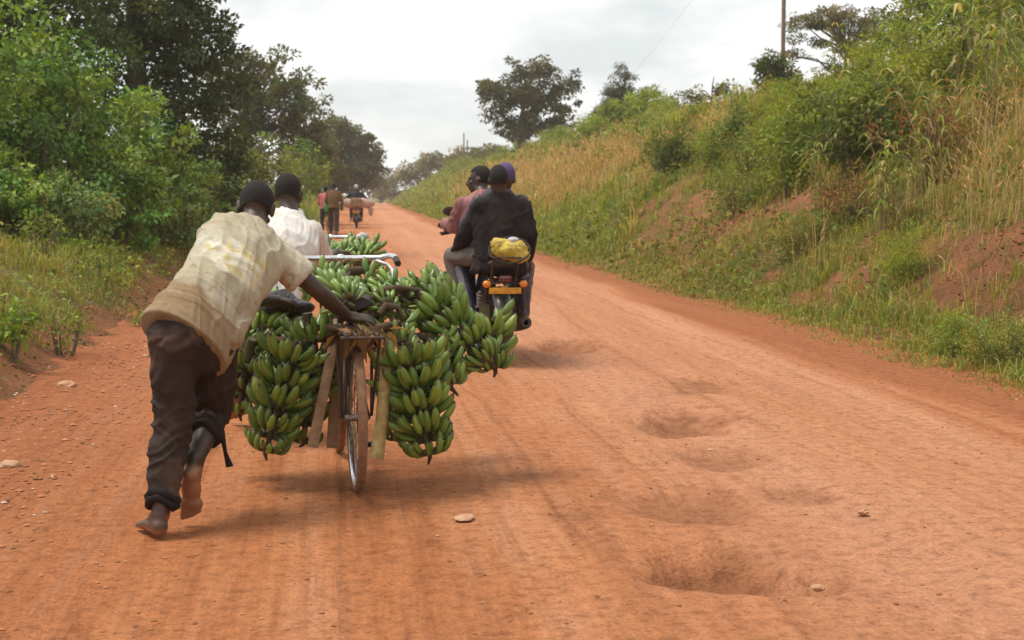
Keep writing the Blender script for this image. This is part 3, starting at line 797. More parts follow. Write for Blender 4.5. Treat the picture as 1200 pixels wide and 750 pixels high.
tree('conifer_tree', 'slim pointed conifer behind the bushes on the right skyline', 'tree', b, 4.0, .12,
     [(rel(729, 140 - i * 8, 80, b), (1.75 - i * .19, 1.75 - i * .19, .24)) for i in range(9)], 230, .28, 46, .17, (.060, .070, .045), .2, .12, 50, .22, shell=.4, droop=.3, flat=.35)
b = gbase(705, 72)
tree('broken_conifer', 'low spiky dark plant left of the pointed conifer', 'small tree', b, 1.2, .06, [(rel(700, 150, 72, b), (.9, .8, .5)), (rel(690, 140, 72, b), (.3, .3, .5))], 26, .2, 26, .2, (.055, .070, .040), .2, .1, 20, .2)
b = gbase(755, 70)
tree('broadleaf_tree', 'bright green bushy tree in front of the pointed conifer', 'tree', b, 2.0, .12,
     [(rel(755, 124, 70, b), (1.5, 1.3, .9)), (rel(728, 138, 70, b), (1.5, 1.2, .9)), (rel(785, 138, 70, b), (1.3, 1.0, .8)), (rel(705, 150, 70, b), (1.1, 1.0, .6)), (rel(810, 145, 66, b), (1.0, .9, .6))], 190, .28, 46, .17, (.165, .230, .052), .22, .14, 30)
b = gbase(828, 55)
tree('spindly_tree', 'spindly open-branched tree with sparse leaves on the right skyline', 'tree', b, 1.6, .06,
     [(rel(828, 110, 55, b), (.8, .7, .35)), (rel(850, 102, 55, b), (.75, .6, .2)), (rel(800, 115, 55, b), (.5, .5, .35)), (rel(868, 108, 55, b), (.4, .4, .2)), (rel(815, 130, 55, b), (.5, .4, .3))], 44, .2, 22, .13, (.115, .135, .045), .2, .15, 44, .5, lean=(.2, 0), limb_r=.5)
b = gbase(912, 44)
tree('round_tree', 'small dense dark green tree beside the utility pole', 'tree', b, 1.2, .07,
     [(rel(905, 95, 44, b), (.65, .6, .75)), (rel(928, 98, 44, b), (.5, .5, .55)), (rel(905, 70, 44, b), (.35, .35, .3))], 70, .2, 46, .14, (.070, .100, .032), .22, .14, 20, .36, droop=.35)
b = gbase(988, 60)
tree('acacia_tree', 'flat-topped acacia with bare branches behind the utility pole', 'tree', b, 2.6, .15,
     [(rel(985, 20, 60, b), (2.3, 1.7, .36)), (rel(955, 30, 60, b), (1.4, 1.1, .3)), (rel(1015, 34, 60, b), (1.4, 1.1, .35)), (rel(948, 48, 60, b), (1.1, .9, .25)), (rel(1000, 56, 60, b), (1.5, 1.0, .35)), (rel(935, 62, 60, b), (.8, .6, .2)), (rel(985, 80, 60, b), (1.2, .8, .5))], 210, .27, 52, .13, (.125, .13, .070), .2, .16, 36, .35, shell=.6, flat=.3, limb_r=.4)
b = gbase(1030, 40)
tree('broadleaf_tree', 'leafy green tree on the crest right of the acacia', 'tree', b, 1.8, .09, [(rel(1075, 20, 40, b), (.9, .8, .7)), (rel(1040, 48, 40, b), (.8, .7, .5))], 80, .22, 40, .13, (.10, .14, .04), .22, .15, 24, lean=(.5, 0))
b = gbase(1150, 30)
tree('broadleaf_tree', 'dark tree rising above the top right corner of the bank', 'tree', b, 2.6, .12, [(rel(1150, -10, 30, b), (1.1, 1.0, .7)), (rel(1195, 5, 30, b), (.9, .9, .6)), (rel(1105, -25, 30, b), (.8, .8, .6))], 110, .24, 44, .12, (.085, .120, .036), .22, .15, 24)
# far crest of the road
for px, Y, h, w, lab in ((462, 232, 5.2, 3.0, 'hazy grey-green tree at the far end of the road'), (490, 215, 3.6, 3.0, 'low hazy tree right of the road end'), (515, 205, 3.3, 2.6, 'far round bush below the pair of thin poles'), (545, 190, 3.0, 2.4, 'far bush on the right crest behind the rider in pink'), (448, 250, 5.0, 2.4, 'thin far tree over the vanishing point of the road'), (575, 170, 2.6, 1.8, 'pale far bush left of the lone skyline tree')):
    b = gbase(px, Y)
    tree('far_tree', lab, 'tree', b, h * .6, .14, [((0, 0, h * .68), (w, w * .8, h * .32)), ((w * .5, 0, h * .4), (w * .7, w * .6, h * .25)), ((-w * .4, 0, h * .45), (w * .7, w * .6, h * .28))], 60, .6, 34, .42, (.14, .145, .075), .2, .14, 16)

# ------------------------------------------------------------------ left side: trees and vine-covered thicket
b = gbase(205, 34); b.x = -8.4; b.z = float(H(-8.4, 34))
tree('broadleaf_tree', 'tall dark tree filling the upper left behind the vine thicket', 'tree', b, 8.0, .32,
     [(rel(190, 60, 34, b), (1.7, 1.6, 2.0)), (rel(235, 120, 34, b), (1.3, 1.3, 1.7)), (rel(215, -10, 34, b), (1.3, 1.5, 1.4)), (rel(130, 20, 34, b), (1.5, 1.4, 1.3)), (rel(265, 165, 34, b), (.75, .9, 1.0)), (rel(205, 180, 34, b), (1.5, 1.3, .9)), (rel(150, 120, 34, b), (1.0, 1.0, .9)), (rel(190, -110, 34, b), (2.0, 1.8, 1.6)), (rel(255, 60, 34, b), (.5, .6, .9)), (rel(90, -60, 34, b), (1.6, 1.5, 1.3)), (rel(250, 215, 34, b), (1.2, 1.1, .6))],
     420, .36, 80, .135, (.054, .086, .031), .24, .15, 34, .55, shell=.55, limb_r=.16)
b = gbase(40, 30); 
tree('broadleaf_tree', 'dark tree at the upper left corner above the vines', 'tree', b, 5.5, .22,
     [(rel(60, 10, 30, b), (1.6, 1.5, 1.0)), (rel(0, 0, 30, b), (1.4, 1.4, 1.2)), (rel(40, 70, 30, b), (1.5, 1.4, .9)), (rel(110, 60, 30, b), (.8, .9, .8)), (rel(-60, 60, 30, b), (1.8, 1.6, 1.8)), (rel(30, -90, 30, b), (1.7, 1.6, 1.2))], 230, .36, 64, .13, (.058, .094, .033), .24, .15, 20, .55, shell=.55, limb_r=.2)
b = V((-11.8, 66, float(H(-11.8, 66))))
tree('broadleaf_tree', 'wide brownish tree with an open crown beyond the tall dark tree', 'tree', b, 5.6, .26,
     [(rel(315, 105, 66, b), (2.2, 2.0, 1.8)), (rel(348, 130, 66, b), (1.6, 1.6, 1.8)), (rel(285, 95, 66, b), (1.6, 1.5, 1.4)), (rel(275, 150, 66, b), (1.8, 1.6, 2.0)), (rel(325, 175, 66, b), (2.0, 1.7, 1.4)), (rel(372, 160, 66, b), (.8, 1.0, 1.2))],
     300, .36, 60, .18, (.088, .104, .044), .22, .16, 40, .55, shell=.38, limb_r=.2)
b = V((-10.9, 52, float(H(-10.9, 52))))
tree('bushy_tree', 'bright green bushy tree under the wide brownish crown', 'tree', b, 2.0, .12,
     [(rel(295, 190, 52, b), (1.7, 1.3, 1.0)), (rel(345, 195, 60, b), (1.6, 1.3, 1.0)), (rel(255, 210, 48, b), (1.1, 1.0, .9)), (rel(362, 210, 64, b), (1.1, 1.0, .8)), (rel(325, 225, 56, b), (1.5, 1.2, .6))], 170, .3, 44, .15, (.13, .185, .046), .22, .15, 16)
b = V((-16.8, 130, float(H(-16.8, 130))))
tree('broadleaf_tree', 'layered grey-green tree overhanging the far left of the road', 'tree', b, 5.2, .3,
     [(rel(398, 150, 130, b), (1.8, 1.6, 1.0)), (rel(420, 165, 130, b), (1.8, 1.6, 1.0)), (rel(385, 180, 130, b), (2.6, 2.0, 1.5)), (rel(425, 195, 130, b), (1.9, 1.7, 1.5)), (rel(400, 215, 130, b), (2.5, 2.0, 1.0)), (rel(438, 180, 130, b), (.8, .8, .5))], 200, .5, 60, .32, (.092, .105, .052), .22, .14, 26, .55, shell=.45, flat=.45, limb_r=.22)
b = V((-13.5, 95, float(H(-13.5, 95))))
tree('broadleaf_tree', 'dull olive tree between the brownish tree and the far layered tree', 'tree', b, 3.8, .2,
     [(rel(368, 170, 95, b), (1.4, 1.3, 1.3)), (rel(350, 190, 95, b), (1.6, 1.3, 1.3)), (rel(385, 205, 95, b), (1.0, 1.0, 1.0))], 130, .4, 56, .24, (.125, .125, .055), .22, .14, 30)
b = V((-19.5, 170, float(H(-19.5, 170))))
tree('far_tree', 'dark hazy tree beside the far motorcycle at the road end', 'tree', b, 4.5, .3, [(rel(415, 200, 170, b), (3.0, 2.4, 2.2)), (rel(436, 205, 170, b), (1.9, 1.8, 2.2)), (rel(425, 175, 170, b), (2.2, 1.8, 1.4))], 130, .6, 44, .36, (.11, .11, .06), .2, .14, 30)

VM = [shrub_meshes(2.0, 1.0, 64, 84, .085, (.118, .195, .038), .66, LEAF5, .25, hue=.15, droop=.35, shell=.28, var=.32),
      shrub_meshes(1.6, 1.1, 60, 80, .090, (.158, .238, .044), .62, LEAF5, .25, hue=.15, droop=.35, shell=.28, var=.32),
      shrub_meshes(1.3, .9, 70, 50, .085, (.165, .215, .085), .58, LEAF5, .22, hue=.22, droop=.3, shell=.35, var=.3)]
VL = [(-6.35, 20.6, .95, 2, .95, 'low pale-leaved bush at the foot of the left thicket'),
      (-7.0, 20.2, 1.0, 1, .95, 'leafy bush at the left frame edge over the bank'),
      (-8.0, 20.6, 1.7, 0, 1.05, 'upright vine bush at the left frame edge under the corner tree'),
      (-6.2, 22.6, .95, 0, .95, 'vine-covered bush nearest the bent man at the left roadside'),
      (-7.3, 22.4, 1.7, 0, 1.15, 'tall vine-draped bush in the middle of the left thicket'),
      (-8.2, 23.4, 2.7, 1, 1.35, 'topmost rounded vine mound in front of the dark tree'),
      (-6.6, 25.5, 1.5, 1, 1.1, 'vine-covered bush sloping down toward the road'),
      (-9.0, 22.0, 2.4, 1, 1.25, 'broad vine mound at the left edge of the thicket'),
      (-7.7, 26.0, 2.3, 0, 1.2, 'vine mound sloping right under the tall dark tree'),
      (-6.15, 27.0, .95, 2, 1.0, 'pale-leaved roadside bush behind the bent man'),
      (-6.7, 30.0, 1.0, 0, .95, 'dark gap-filled bush beyond the vine thicket'),
      (-7.4, 35.0, 1.0, 1, 1.1, 'green roadside bush left of the man in white'),
      (-8.6, 45.0, 1.1, 2, 1.2, 'green bush at the roadside left of the walking cyclists')]
for x, y, z, k, s, lab in VL:
    o = shrub(VM[k], V((x, y, max(float(H(x, y)) - .1, 0) if z < 1.2 else z - .35)), s, random.random() * 6, lab, 'vine_bush', 'bush', 'bushes of the left roadside thicket', mat='leaf_gloss')
# woody bases of the raised vine mounds belong to their bushes: long stems down to the bank
for o in [q for q in bpy.data.objects if q.name.startswith('vine_bush') and q.location.z - float(H(q.location.x, q.location.y)) > .1]:
    g = float(H(o.location.x, o.location.y)) - o.location.z
    mb = MB()
    for k in range(7):
        a_ = random.random() * 6.28; p = V((math.cos(a_), math.sin(a_), 0)) * (.25 + .3 * random.random())
        mb.tube([V((p.x * .6, p.y * .6, g - .3)) / o.scale.x, V((p.x, p.y, g * .4)) / o.scale.x, V((p.x * .7, p.y * .7, .7))], [.05, .04, .02], 6)
    mb.obj('woody_base', M['bark'], o)
    v, f, c = clumps(np.stack([rng.normal(0, .6, 60), rng.normal(0, .6, 60), g / o.scale.x * rng.random(60) + .3], -1), np.tile([[0, -.4, .2]], (60, 1)), .25, 26, .11, (.085, .135, .034), .22, .18, .65, .3, LEAF5)
    meshobj('hanging_leaves', npmesh('hanging_leaves', v, f, c, smooth=False), M['leaf_gloss'], o)
# small plants of the left verge
PL = [shrub_meshes(.5, .3, 16, 14, .085, (.13, .21, .035), .5, LEAF5, .09, stems=5), shrub_meshes(.45, .35, 18, 14, .055, (.11, .16, .035), .5, LEAF5, .1, stems=6)]
for px, py, k, s, lab in ((10, 420, 0, .9, 'bright leafy weed at the left frame edge on the bank'), (75, 415, 1, .9, 'leafy weed hanging over the soil cut of the left bank'), (172, 383, 0, .45, 'small yellow-green sprig on the dirt beside the bent man'), (120, 330, 1, 1.1, 'round leafy weed on the left bank above the road'), (95, 305, 0, .8, 'upright weed on the grassy left bank'), (45, 300, 1, 1.2, 'dark weed on the left bank below the thicket')):
    p = hit(px, py); p.z = float(max(H(p.x, p.y), roadz(p.x, p.y) if p.x > Ledge(p.y) else -9))
    shrub(PL[k], p, s, random.random() * 6, lab, 'weed', 'weed', 'weeds along the left verge')

# ------------------------------------------------------------------ poles and wire
def pole(px, Y, top, r, label):
    b = gbase(px, Y); mb = MB(); mb.tube([V((0, 0, -.5)), V((0, 0, top * .5)), V((0, 0, top))], [r, r * .9, r * .75], 12)
    o = mb.obj('utility_pole', M['pole'], None, loc=b); tag(o, label, 'pole'); return o, b
p1, b1 = pole(914, 55, 8.2, .085, 'tall wooden utility pole running out of the top of the photo')
mb = MB(); mb.box((0, 0, 7.9), (1.5, .09, .11), bev=.01); mb.obj('crossarm', M['pole'], p1)
pole(544, 182, 4.6, .10, 'taller of two thin bare poles on the far crest'); pole(548, 186, 3.9, .10, 'shorter of two thin bare poles on the far crest')
mb = MB(); q0 = b1 + V((-.6, 0, 7.95)); q1 = at(737, 92, 80.6)
mb.tube([q0.lerp(q1, i / 16) - V((0, 0, .25 * 4 * (i / 16) * (1 - i / 16))) for i in range(17)], .0035, 5)
tag(mb.obj('power_line', M['black_rubber'], None), 'thin dark power line sloping left from the utility pole', 'wire')
# ------------------------------------------------------------------ people
def lerp(a, b, f): return V(a).lerp(V(b), f)
SKIN = np.array([.050, .026, .016]); SOLE = np.array([.30, .135, .065]); DUST = np.array([.30, .13, .07])
def head_geo(mb, c, f, u, s=1.0):
    f = f.normalized(); u = (u - f * u.dot(f)).normalized(); r = f.cross(u); A = (r, f, u)
    g = lambda x, y, z: c + (r * x + f * y + u * z) * s
    b = lambda p, q: mb.ball(g(*p), tuple(k * s for k in q), A, 16, 10)
    b((0, -.012, .026), (.074, .096, .092)); b((0, .030, -.035), (.060, .064, .082)); b((0, .058, -.092), (.032, .030, .026))
    b((.034, .030, -.062), (.028, .045, .035)); b((-.034, .030, -.062), (.028, .045, .035))
    mb.cone(g(0, .092, .012), g(0, .112, -.030), .009 * s, .017 * s); b((.013, .103, -.034), (.011, .011, .009)); b((-.013, .103, -.034), (.011, .011, .009))
    b((0, .094, -.060), (.027, .013, .008)); b((0, .092, -.073), (.024, .013, .009))
    for k in (1, -1):
        b((.030 * k, .082, .024), (.026, .014, .010)); b((.028 * k, .078, .004), (.014, .012, .009)); b((.044 * k, .066, -.018), (.022, .022, .016))
        b((.077 * k, -.008, -.012), (.012, .024, .034)); b((.083 * k, -.016, .004), (.009, .016, .018))
    return A
def hair_mesh(c, f, u, s=1.0, k=1.0):
    f = f.normalized(); u = (u - f * u.dot(f)).normalized(); r = f.cross(u)
    mb = MB(); mb.ball((0, 0, 0), 1.0, None, 72, 46)
    bm = mb.bm; dl = [v for v in bm.verts if (v.co.y > .28 and v.co.z < .42 + .1 * abs(v.co.x)) or v.co.z < -.62 + .3 * max(0, v.co.y) or (v.co.y > -.05 and abs(v.co.x) > .6 and v.co.z < .12)]
    bmesh.ops.delete(bm, geom=dl, context='VERTS')
    for v in bm.verts:
        q = v.co; n_ = 1 + .016 * float(fbm(np.array(q.x * 9), np.array(q.y * 9 + q.z * 7), 4, 2)) + .016 * float(fbm(np.array(q.x * 30 + q.z * 9), np.array(q.y * 30 + q.z * 24), 6, 2))
        v.co = c + (r * (q.x * .0785) + f * (q.y * .1005 - .013) + u * (q.z * .0985 + .028)) * s * n_ * k
    return mb.mesh('hair')
def hand_geo(mb, wrist, d, pn, s=1.0, curl=.6, side=1):
    """palm along d, pn = back-of-hand normal, side=+1 when the thumb lies towards d x pn"""
    d = d.normalized(); pn = (pn - d * pn.dot(d)).normalized(); t = d.cross(pn) * side; A = (t, d, pn)
    mb.ball(wrist + d * .045 * s, (.040 * s, .052 * s, .0165 * s), A, 14, 9)
    mb.ball(wrist + d * .075 * s, (.042 * s, .030 * s, .0150 * s), A, 14, 9)
    mb.cone(wrist - d * .02 * s, wrist + d * .03 * s, .026 * s, .027 * s)
    for i, (o, l) in enumerate(((.034, .070), (.0115, .080), (-.0115, .074), (-.034, .058))):
        p = wrist + (d * .088 + t * o) * s; a = .12; q = p; dirn = d
        for j, (fr, rr) in enumerate(((.42, .0092), (.32, .0084), (.28, .0074))):
            a += curl * (.9 if j else .55)
            dirn = (d * math.cos(a) - pn * math.sin(a) + t * o * 2.2).normalized()
            q2 = q + dirn * l * fr * s; mb.cone(q, q2, rr * s, rr * .93 * s, 10); q = q2
    p = wrist + (d * .022 + t * .030) * s; q = p + (d * .55 + t * .75 - pn * .25).normalized() * .045 * s
    mb.cone(p, q, .0135 * s, .0105 * s, 10); mb.cone(q, q + (d * .85 + t * .25 - pn * .4).normalized() * .034 * s, .0105 * s, .0085 * s, 10)
def foot_geo(mb, ankle, heel, toe, up, s=1.0):
    d = (toe - heel); L = d.length; d = d / L; up = (up - d * up.dot(d)).normalized(); r = d.cross(up); A = (r, d, up)
    mb.ball(heel + d * .035 + up * .034, (.038, .043, .038), A)
    mb.cone(ankle, heel + d * .05 + up * .045, .040, .036); mb.cone(ankle, heel + d * .11 + up * .045, .038, .030)
    mb.ball(heel + d * L * .42 + up * .030, (.043, L * .34, .030), A); mb.ball(heel + d * L * .70 + up * .022, (.052, L * .17, .025), A)
    for i, (o, l, rr) in enumerate(((-.030, .0, .0140), (-.010, -.004, .0105), (.006, -.012, .0098), (.021, -.022, .0092), (.035, -.034, .0088))):
        mb.cone(heel + d * (L * .78 + l * .5) + r * o + up * .014, heel + d * (L * .97 + l) + r * o * 1.12 + up * .010, rr, rr * .9, 10)
def body_mesh(J, voxel, soles=(), head=True):
    mb = MB()
    p, ch, nk = J['pelvis'], J['chest'], J['neck']; lat = (J['shR'] - J['shL']).normalized(); hl = (J['hipR'] - J['hipL']).normalized()
    ax = (nk - p).normalized()
    def rg(c, w, d, k):
        l = (hl.lerp(lat, k)); l = (l - ax * l.dot(ax)).normalized(); return (c, l * w, ax.cross(l) * d)
    mb.loft([rg(p - ax * .08, .10, .08, 0), rg(p, .155, .105, 0), rg(lerp(p, ch, .4), .135, .09, .3), rg(ch, .160, .105, .8), rg(lerp(ch, nk, .6), .15, .09, 1), rg(nk, .06, .06, 1)], 20)
    hc, hf, hu = J['head'], J['hf'], J['hu']
    mb.cone(lerp(nk, ch, .12), hc - hu.normalized() * .05 - hf.normalized() * .015, .060, .056)
    if head: head_geo(mb, hc, hf, hu, J.get('hs', 1))
    for k in 'LR':
        sh, el, wr = J['sh' + k], J['el' + k], J['wr' + k]
        mb.ball(sh, .062); mb.cone(lerp(ch, sh, .5), sh, .075, .058); mb.cone(sh, el, .052, .039); mb.cone(lerp(sh, el, .35), lerp(sh, el, .6), .050, .048)
        mb.cone(el, lerp(el, wr, .3), .040, .041); mb.cone(lerp(el, wr, .3), wr, .041, .026)
        hd = J.get('hd' + k, wr - el); pn = J.get('hn' + k, V((0, 0, 1)))
        hand_geo(mb, wr, hd, pn, J.get('hs', 1), J.get('hc' + k, .5), J.get('side' + k, 1 if k == 'L' else -1))
        hp, kn, an = J['hip' + k], J['kn' + k], J['an' + k]
        mb.cone(hp, kn, .083, .055); mb.cone(kn, lerp(kn, an, .32), .056, .060); mb.cone(lerp(kn, an, .32), an, .060, .038)
        bk = (lerp(kn, an, .3)); mb.ball(bk + J.get('calf', V((0, -.018, 0))), (.046, .048, .09))
        if 'heel' + k in J: foot_geo(mb, an, J['heel' + k], J['toe' + k], J.get('fu' + k, V((0, 0, 1))))
    return mb.remesh('person', voxel, 3, .45)
def skin_color(me, J, base):
    co, no = vdata(me); c = np.tile(SKIN, (len(co), 1)) * (1 + .10 * fbm(co[:, 0] * 9 + co[:, 1] * 4, co[:, 2] * 9, 3, 3))[:, None]
    for k in 'LR':
        if 'heel' + k in J:
            h = np.array(J['heel' + k]); t = np.array(J['toe' + k]); u = np.array(J.get('fu' + k, V((0, 0, 1))))
            d = np.linalg.norm(co - (h + t) / 2, axis=1)
            dd = (t - h) / np.linalg.norm(t - h); hp = sm(-.03, .015, (co - h) @ dd)
            w = sm(.145, .12, d) * sm(.15, -.35, no @ u) * hp
            w2 = sm(.19, .10, d) * .22 * (.35 + .65 * hp)
            c = c * (1 - w[:, None]) + SOLE * w[:, None]; c = c * (1 - w2[:, None]) + DUST * w2[:, None]
        h = J['wr' + k]
    setcol(me, c)
def local(me, base):
    co, _ = vdata(me); setco(me, co - np.array(base, np.float32))
    return me
def person(label, J, base, voxel, hair=True, group=None, cat='person'):
    base = V(base); me = body_mesh(J, voxel); skin_color(me, J, base); local(me, base)
    o = meshobj('person', me, M['skin'], None, base); tag(o, label, cat, group)
    if hair:
        h = hair_mesh(J['head'] - base, J['hf'], J['hu'], J.get('hs', 1)); meshobj('hair', h, M['hair'], o)
    return o
def wrinkle(me, amp, a, b, fa=6.0, fb=22.0, seed=0):
    """sharp cloth folds running along direction a"""
    co, no = vdata(me); a = np.array(V(a).normalized()); b = np.array(V(b).normalized())
    s = co @ a; t = co @ b; w = .25 * fbm(s * 4, t * 4, seed + 9, 2)
    n1 = fbm((s + w) * fa, (t + w * .6) * fb, seed, 2); n2 = fbm(s * fa * 1.7 + 4, (t - w * .5) * fb * 1.5, seed + 3, 2)
    d = (1 - np.clip(np.abs(n1) * 2.4, 0, 1)) ** 1.6 + .5 * (1 - np.clip(np.abs(n2) * 2.6, 0, 1)) ** 1.6 - .5
    setco(me, co + no * (amp * d * .8)[:, None])
def garment(name, fill, voxel, parent, base, colfn, wr=(), smooth=4):
    mb = MB(); fill(mb); me = mb.remesh(name, voxel, smooth, .5)
    for w in wr: wrinkle(me, *w)
    co, no = vdata(me); setcol(me, colfn(co, no)); local(me, base)
    return meshobj(name, me, M['cloth'], parent)
def blot(co, f, s): return fbm(co[:, 0] * f + co[:, 1] * f * .7, co[:, 2] * f + co[:, 1] * f * .4, s, 4)
def plaincloth(c, c2=None, f=7, s=1):
    c = np.array(c); c2 = np.array(c2 if c2 is not None else c * .7)
    def fn(co, no):
        k = sm(-.15, .45, blot(co, f, s))[:, None]; return c * (1 - k) + c2 * k
    return fn
def torso_rings(J, ws, ds, fs):
    p, ch, nk = J['pelvis'], J['chest'], J['neck']; lat = (J['shR'] - J['shL']).normalized(); hl = (J['hipR'] - J['hipL']).normalized()
    out = []
    for w, d, f in zip(ws, ds, fs):
        c = p + (ch - p) * (f / .55) if f <= .55 else ch.lerp(nk, (f - .55) / .45)
        ax = (nk - p).normalized() if f > .55 else (ch - p).normalized()
        l = hl.lerp(lat, min(1, max(0, f / .6))); l = (l - ax * l.dot(ax)).normalized(); out.append((c, l * w, ax.cross(l) * d))
    return out
def sleeve(mb, sh, el, f, r0, r1):
    e = lerp(sh, el, f); ax = (e - sh).normalized(); a = ax.orthogonal().normalized(); b = ax.cross(a)
    mb.ball(sh, r0 * .98); mb.loft([(sh, a * r0, b * r0), (lerp(sh, e, .5), a * (r0 + r1) / 2, b * (r0 + r1) / 2), (e, a * r1, b * r1)], 18)
def leg(mb, pts, rs, n=18):
    rings = []
    for i, p in enumerate(pts):
        t = (pts[min(i + 1, len(pts) - 1)] - pts[max(i - 1, 0)]).normalized(); a = V((1, 0, 0)); a = (a - t * a.dot(t)).normalized()
        rings.append((p, a * rs[i], t.cross(a) * rs[i] * 1.02))
    mb.loft(rings, n)

# --- the bent man pushing the rear bicycle
J = dict(pelvis=at(226, 388, 6.28), chest=at(278, 305, 6.60), neck=at(299, 268, 6.80), head=at(300, 244, 6.90), hf=V((-.10, .82, -.55)), hu=V((.05, .55, .83)),
         shL=at(250, 280, 6.64), shR=at(322, 297, 6.76), elL=at(285, 350, 6.92), wrL=at(322, 352, 7.12), elR=at(374, 342, 6.80), wrR=at(408, 371, 6.93),
         hdR=V((.95, .28, -.10)), hnR=V((.12, -.35, .93)), hcR=.42, hipL=at(205, 402, 6.22), hipR=at(252, 408, 6.34), knL=at(203, 492, 6.20), anL=at(188, 601, 6.04),
         knR=at(250, 484, 6.48), anR=at(226, 552, 6.26))
J['anL'] = V((J['anL'].x, 6.04, .085)); J['heelL'] = V((at(190, 632, 6.0).x, 5.99, .003)); J['toeL'] = J['heelL'] + V((-.115, .20, 0))
gR = gp(221, 617); J['toeR'] = V((gR.x, gR.y + .035, .018)); J['heelR'] = J['toeR'] + V((.018, -.075, .225)); J['fuR'] = V((0, .93, .36)); J['anR'] = J['heelR'] + V((.012, .075, .045))
B1 = V((-1.35, 6.2, 0)); J1 = J
man1 = person('barefoot man in stained cream t-shirt bending to push the banana bicycle', J, B1, .0065)
def fill(mb):
    mb.loft(torso_rings(J, (.212, .205, .19, .188, .205, .195, .10), (.150, .145, .135, .135, .130, .10, .07), (-.10, .02, .2, .4, .62, .86, 1.02)), 26)
    mb.cone(lerp(J['chest'], J['shL'], .6), J['shL'], .10, .075); mb.cone(lerp(J['chest'], J['shR'], .6), J['shR'], .10, .078)
    sleeve(mb, J['shR'], J['elR'], .62, .078, .084); sleeve(mb, J['shL'], J['elL'], .62, .078, .086)
    # hem drooping on the right-hand side
    h = J['pelvis']; mb.loft([(lerp(h, J['chest'], .25) + V((.10, .02, -.03)), V((.10, 0, 0)), V((0, .10, 0))), (h + V((.115, .05, -.03)), V((.095, 0, -.02)), V((0, .12, 0))), (at(262, 414, 6.36), V((.078, 0, .02)), V((0, .12, 0)))], 16)
def c1(co, no):
    base = np.array([.40, .350, .245]); pale = np.array([.51, .470, .365]); dirt = np.array([.22, .125, .055])
    c = np.tile(base, (len(co), 1)); k = sm(-.2, .5, blot(co, 5, 3))[:, None]; c = c * (1 - k) + pale * k
    ax = np.array((J['neck'] - J['pelvis']).normalized()); s = (co - np.array(J['pelvis'])) @ ax
    d = np.clip(sm(.22, -.02, s) * .85 + .65 * sm(.15, .5, blot(co, 6, 21)) * sm(.42, .1, s), 0, 1)[:, None]; c = c * (1 - d * .75) + dirt * d * .75
    sp = (sm(.42, .6, blot(co, 30, 45)) * .5)[:, None]; c = c * (1 - sp) + dirt * sp
    # worn yellow and white print across the back
    lat = np.array((J['shR'] - J['shL']).normalized()); l = (co - np.array(lerp(J['pelvis'], J['neck'], .62))) @ lat
    bk = (no[:, 1] < .1); q = np.sqrt(((s - .33) / .105) ** 2 + ((l + .035) / .12) ** 2) + .6 * blot(co, 14, 8)
    m1 = (sm(1.0, .75, q) * bk)[:, None] * .8; c = c * (1 - m1) + np.array([.66, .62, .50]) * m1
    m2 = (sm(.95, .7, q) * sm(.02, .25, blot(co, 26, 66)) * bk)[:, None] * .8; c = c * (1 - m2) + np.array([.52, .41, .14]) * m2
    bars = (sm(.3, .7, np.sin(l * 260)) * sm(.045, .04, np.abs(l - .075)) * sm(.026, .02, np.abs(s - .405)) * bk)[:, None]; c = c * (1 - bars) + np.array([.56, .42, .12]) * bars
    return c
ax1 = J['neck'] - J['pelvis']
garment('shirt', fill, .0065, man1, B1, c1, [(.011, ax1 + V((.25, 0, 0)), J['shR'] - J['shL'], 1.6, 10, 5), (.008, J['shR'] - J['shL'] + ax1 * .5, ax1, 1.8, 12, 8)], 3)
def fill(mb):
    p = J['pelvis']; hl = (J['hipR'] - J['hipL']).normalized(); ax = (J['chest'] - p).normalized(); f = ax.cross(hl)
    mb.loft([(p + ax * .085, hl * .178, f * .125), (p, hl * .188, f * .14), (p - ax * .07 + V((0, 0, -.02)), hl * .17, f * .135)], 24)
    mb.ball(lerp(J['hipL'], p, .4) + V((0, -.04, -.02)), (.12, .11, .13)); mb.ball(lerp(J['hipR'], p, .4) + V((0, -.03, -.02)), (.12, .11, .13))
    leg(mb, [J['hipL'] + V((0, 0, .05)), lerp(J['hipL'], J['knL'], .45), J['knL'], lerp(J['knL'], J['anL'], .5), lerp(J['knL'], J['anL'], .86)], [.113, .099, .085, .073, .063])
    leg(mb, [J['hipR'] + V((0, 0, .05)), lerp(J['hipR'], J['knR'], .45), J['knR'], lerp(J['knR'], J['anR'], .40)], [.116, .100, .085, .074])
garment('trousers', fill, .007, man1, B1, plaincloth((.040, .026, .022), (.105, .064, .044), 6, 4), [(.015, V((0, 0, 1)), V((1, .4, 0)), 3, 12, 2), (.011, V((1, 0, .4)), V((-.4, 0, 1)), 3, 15, 6)], 3)
def cuff(name, c, ax, r, parent, base, tail=False):
    ax = ax.normalized(); a = (V((1, 0, 0)) - ax * ax.x).normalized(); b = ax.cross(a); mb = MB()
    pts = [c + a * math.cos(t) * r + b * math.sin(t) * r + ax * .012 * math.sin(2 * t + 1) for t in np.linspace(0, 2 * PI, 25)[:-1]]
    mb.tube(pts, .020, 10, closed=True); pts2 = [p + ax * .028 for p in pts]; mb.tube(pts2, .017, 10, closed=True)
    if tail: mb.tube([c + a * r * 1.05, c + a * (r + .02) - V((0, .01, .09)), c + a * (r + .035) - V((0, .01, .15))], [.012, .010, .014], 8)
    me = mb.mesh(name); wrinkle(me, .010, ax, a, 30, 30, 3); co, no = vdata(me); setcol(me, plaincloth((.018, .014, .014), (.03, .022, .018))(co, no)); local(me, base)
    return meshobj(name, me, M['cloth'], parent)
cuff('rolled_cuff', lerp(J['knL'], J['anL'], .82), J['anL'] - J['knL'], .056, man1, B1)
